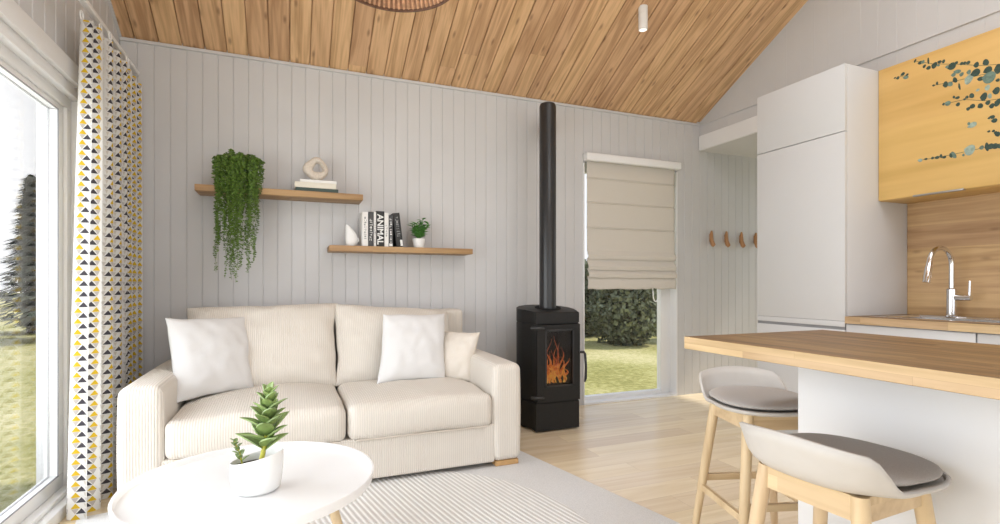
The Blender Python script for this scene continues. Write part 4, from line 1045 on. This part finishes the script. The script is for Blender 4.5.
# ------------------------------------------------------------------ bar stools
def make_stool():
    t = thing('bar_stool', '', 'stool', (0, 0, 0), 'bar stools at the island')
    NA, NR = 64, 16; bm = nb(); g = []
    def R0(a):                                                 # rounded-square seat outline; a = 0 at the back
        c, s = abs(math.cos(a)), abs(math.sin(a)); f = .195 * (1 + .085 * max(0., -math.cos(a)) ** .7); return f / ((c ** 2.7 + s ** 2.7) ** (1 / 2.7))
    def hgt(a):
        w_ = abs((a + math.pi) % (2 * math.pi) - math.pi)      # angle away from the back
        k = max(0., min(1., (R(70) - w_) / R(25))); k = k * k * (3 - 2 * k)
        return .016 + (.058 + .042 * math.cos(min(w_ * 1.2, math.pi / 2))) * k
    for i in range(NA):
        a = 2 * math.pi * i / NA; row = []; h = hgt(a); r0 = R0(a)
        dx, dy = math.sin(a), -math.cos(a)
        for j in range(NR + 1):
            q = j / NR
            if q < .62: r = r0 * .80 * q / .62; z = -.008 * math.sin(q / .62 * math.pi / 2) ** 2 * 0
            else:
                e = (q - .62) / .38                             # up the rim: a fillet, then a wall that flares outwards
                r = r0 * (.80 + .17 * math.sin(min(1, e * 1.6) * math.pi / 2) + (.13 * (h / .10) * e ** 2.2)); z = h * (e ** 1.7)
            row.append(bm.verts.new((dx * r, dy * r, .625 + z)) if j else None)
        g.append(row)
    c0 = bm.verts.new((0, 0, .625))
    for i in range(NA):
        A, B = g[i], g[(i + 1) % NA]; bm.faces.new((c0, A[1], B[1]))
        for j in range(1, NR): bm.faces.new((A[j], A[j + 1], B[j + 1], B[j]))
    o = link('shell', bm, M['shell'], t, 60, local=True)
    m_ = o.modifiers.new('thick', 'SOLIDIFY'); m_.thickness = .010; m_.offset = 1
    # upholstered pad
    bm = nb(); g = []
    for lay in (1, -1):
        rows = []
        for i in range(48):
            a = 2 * math.pi * i / 48; r0 = R0(a) * (.93 if math.cos(a) < .2 else .93 - .09 * min(1, (math.cos(a) - .2) / .5))
            rows.append([bm.verts.new((math.sin(a) * r0 * q, -math.cos(a) * r0 * q - .004, .655 + (.016 * (1 - q ** 5) ** .5 if lay > 0 else -.014 * (1 - q ** 7) ** .5) + .012 * max(0, q - .5) * max(0, math.cos(a)))) for q in [math.sin(k / 10 * math.pi / 2) for k in range(1, 11)]])
        cc_ = bm.verts.new((0, -.004, .655 + (.016 if lay > 0 else -.014)))
        for i in range(48):
            A, B = rows[i], rows[(i + 1) % 48]; f = (cc_, A[0], B[0]); bm.faces.new(f)
            for j in range(9): bm.faces.new((A[j], A[j + 1], B[j + 1], B[j]))
    bmesh.ops.remove_doubles(bm, verts=bm.verts, dist=1e-5)
    link('seat_pad', bm, M['pad'], t, 50, local=True)
    tp, bt, zt_, zb = .118, .185, .619, .0
    def lp(sx__, sy__, z): k = (zt_ - z) / zt_; return Vector((sx__ * (tp + (bt - tp) * k), sy__ * (tp + (bt - tp) * k), z))
    for sx__ in (-1, 1):
        for sy__ in (-1, 1):
            bm = nb(); tube(bm, [lp(sx__, sy__, zt_), lp(sx__, sy__, .55), lp(sx__, sy__, .3), lp(sx__, sy__, 0)], [.0195, .0195, .018, .013], 16); link('leg', bm, M['beech'], t, 50, local=True)
    z = .591
    for a, b_ in (((-1, -1), (1, -1)), ((-1, 1), (1, 1)), ((-1, -1), (-1, 1)), ((1, -1), (1, 1))):
        bm = nb(); obox(bm, lp(*a, z), lp(*b_, z), .020, .058); link('apron', bm, M['beech_rail'], t, 30, local=True)
    for zz, a, b_ in ((.29, (-1, 1), (1, 1)), (.29, (-1, -1), (1, -1)), (.25, (-1, -1), (-1, 1)), (.25, (1, -1), (1, 1))):
        bm = nb(); obox(bm, lp(*a, zz), lp(*b_, zz), .016, .026); link('footrest', bm, M['beech_rail'], t, 30, local=True)
    return t
st = make_stool()
st.location = (1.305, .895, 0); st.rotation_euler = (0, 0, R(-90 + 3)); st['label'] = 'taupe bar stool in front of the white island side, back to the room'
s2 = copy_tree(st); s2.location = (1.71, 1.49, 0); s2.rotation_euler = (0, 0, R(180 - 17)); s2['label'] = 'taupe bar stool at the end of the island, near the hall'

# ------------------------------------------------------------------ ceiling lamps
lx, ly = 2.463, 3.186; lz = roof(ly)
t = thing('ceiling_spotlight', 'small white cylinder spotlight on the pine ceiling', 'lamp', (lx, ly, lz))
bm = nb(); tube(bm, [(lx, ly, lz + .01), (lx, ly, lz - .045)], .034, 24); link('mount', bm, M['lampwhite'], t, 40)
bm = nb(); lathe(bm, [(.0, -.047), (.034, -.047), (.034, -.165), (.028, -.168), (.027, -.160), (0, -.160)], (lx, ly, lz), 28); link('barrel', bm, M['lampwhite'], t, 40)
bm = nb(); lathe(bm, [(0, -.1615), (.026, -.1615), (.0255, -.164), (0, -.165)], (lx, ly, lz), 24); link('lens', bm, M['lampglow'], t, 40)

wx, wy, wz = .36, 1.92, 2.24
t = thing('wicker_pendant', 'round brown wicker pendant lampshade at the top edge', 'lamp', (wx, wy, wz))
bm = nb(); r0 = .235
for k in range(72):
    a = 2 * math.pi * k / 72
    tube(bm, [(wx + r * math.cos(a), wy + r * math.sin(a), wz + z) for r, z in ((r0, 0), (r0 * .93, .045), (r0 * .78, .10), (r0 * .55, .145), (r0 * .3, .17), (.045, .18))], [.006, .0062, .0062, .0058, .005, .003], 5)
link('ribs', bm, M['wicker'], t, 50)
bm = nb(); 
lathe(bm, [(r0 * .985, .006), (r0 * .94, .050), (r0 * .79, .107), (r0 * .56, .152), (r0 * .31, .177), (.03, .188)], (wx, wy, wz), 60); link('shade', bm, M['wicker_mid'], t, 60, recalc=False)
bm = nb(); tube(bm, [(wx + r0 * math.cos(a), wy + r0 * math.sin(a), wz) for a in [2 * math.pi * i / 72 for i in range(73)]], .0065, 6, False); link('rim', bm, M['wicker_dark'], t, 60)
bm = nb(); tube(bm, [(wx, wy, wz + .175), (wx, wy, roof(wy) - .02)], .004, 6); link('cord', bm, M['black'], t, 60)
bm = nb(); lathe(bm, [(0, -.045), (.05, -.045), (.055, .03), (0, .03)], (wx, wy, roof(wy)), 24); link('ceiling_rose', bm, M['lampwhite'], t, 40)

# ------------------------------------------------------------------ outdoors
def gz(x, y):
    d = max(0., y - 9.); return -.30 + .10 * mnoise.noise(Vector((x * .13, y * .13, 0))) + .012 * d
bm = nb(); nx, ny = 90, 70; g = []
for i in range(nx + 1):
    g.append([bm.verts.new((-40 + 90 * i / nx, -12 + 72 * (j / ny), min(-.16, gz(-40 + 90 * i / nx, -12 + 72 * j / ny)) if (-12 + 72 * j / ny) < 6 else gz(-40 + 90 * i / nx, -12 + 72 * j / ny))) for j in range(ny + 1)])
for i in range(nx):
    for j in range(ny): bm.faces.new((g[i][j], g[i + 1][j], g[i + 1][j + 1], g[i][j + 1]))
o = link('ground', bm, M['grass'], None, 60); o['kind'] = 'structure'; o['label'] = 'sunlit grass meadow outside the windows'; o['category'] = 'ground'

random.seed(31)
def tree_mesh(kind, seed):
    rr = random.Random(seed); bm = nb()
    if kind == 'broadleaf':
        for _ in range(7000):
            th = rr.uniform(0, 2 * math.pi); cz = rr.uniform(-1, 1); rad = (1 - cz * cz) ** .5; q = rr.uniform(.6, 1.0) * (1 + .25 * mnoise.noise(Vector((math.cos(th) * 1.6, math.sin(th) * 1.6, cz * 1.6 + seed))))
            c = Vector((math.cos(th) * rad * q * 1.45, math.sin(th) * rad * q * 1.45, 1.55 + cz * q * 1.75)); d = Vector((rr.uniform(-1, 1), rr.uniform(-1, 1), rr.uniform(-1, 1))).normalized(); s = d.orthogonal().normalized(); u = d.cross(s); e = rr.uniform(.05, .11)
            bm.faces.new([bm.verts.new(c + s * e * x + u * e * y) for x, y in ((-1, -.5), (.4, -.8), (1, .2), (0, .9))])
    else:
        for _ in range(2600):
            k = rr.random() ** .8; th = rr.uniform(0, 2 * math.pi); r = (1 - k) * 1.15 * (.55 + .45 * abs(math.sin(k * 26))) * rr.uniform(.5, 1) + .03
            c = Vector((math.cos(th) * r, math.sin(th) * r, .4 + k * 4.6)); d = Vector((math.cos(th), math.sin(th), -.35)); s = d.cross(Vector((0, 0, 1))).normalized(); e = rr.uniform(.09, .17)
            bm.faces.new([bm.verts.new(p) for p in (c - d * e, c + s * e * .6, c + d * e * 1.6, c - s * e * .6)])
    return bm
protos = {}
def tree(kind, x, y, s, label, group):
    z = gz(x, y) - .05
    if kind not in protos:
        t = thing('broadleaf_tree' if kind == 'broadleaf' else 'conifer_tree', label, 'tree', (0, 0, 0), group)
        link('crown', tree_mesh(kind, 5), M['tree' if kind == 'broadleaf' else 'conifer'], t, 0, local=True, recalc=False)
        bm = nb(); tube(bm, [(0, 0, 0), (.03, .02, 1.2), (0, 0, 2.6)], [.13, .10, .04], 8); link('trunk', bm, M['bark'], t, 60, local=True)
        protos[kind] = t
    else: t = copy_tree(protos[kind])
    t.location = (x, y, z); t.rotation_euler = (0, 0, random.uniform(0, 6)); t.scale = (s, s, s * random.uniform(.9, 1.15)); t['label'] = label; t['group'] = group
GB = 'trees beyond the meadow, through the narrow window'; LB = 'dark green leafy tree beyond the meadow, seen under the blind'
for row, (y, x0_, n) in enumerate(((9.9, 4.9, 5), (12.2, 5.1, 6), (14.5, 6.4, 6), (16.8, 6.6, 7))):
    for i in range(n): tree('broadleaf', x0_ + 2.35 * i, y, (.60, .63, .66, .69)[row], LB, GB)
GL = 'conifers beyond the lawn, through the patio door'; LL = 'dark conifer beyond the lawn, seen through the patio door'
for row, (y, x0_, n) in enumerate(((15.0, -7.4, 4), (17.2, -8.6, 4))):
    for i in range(n): tree('conifer', x0_ + 2.3 * i, y, random.uniform(.78, .86), LL, GL)
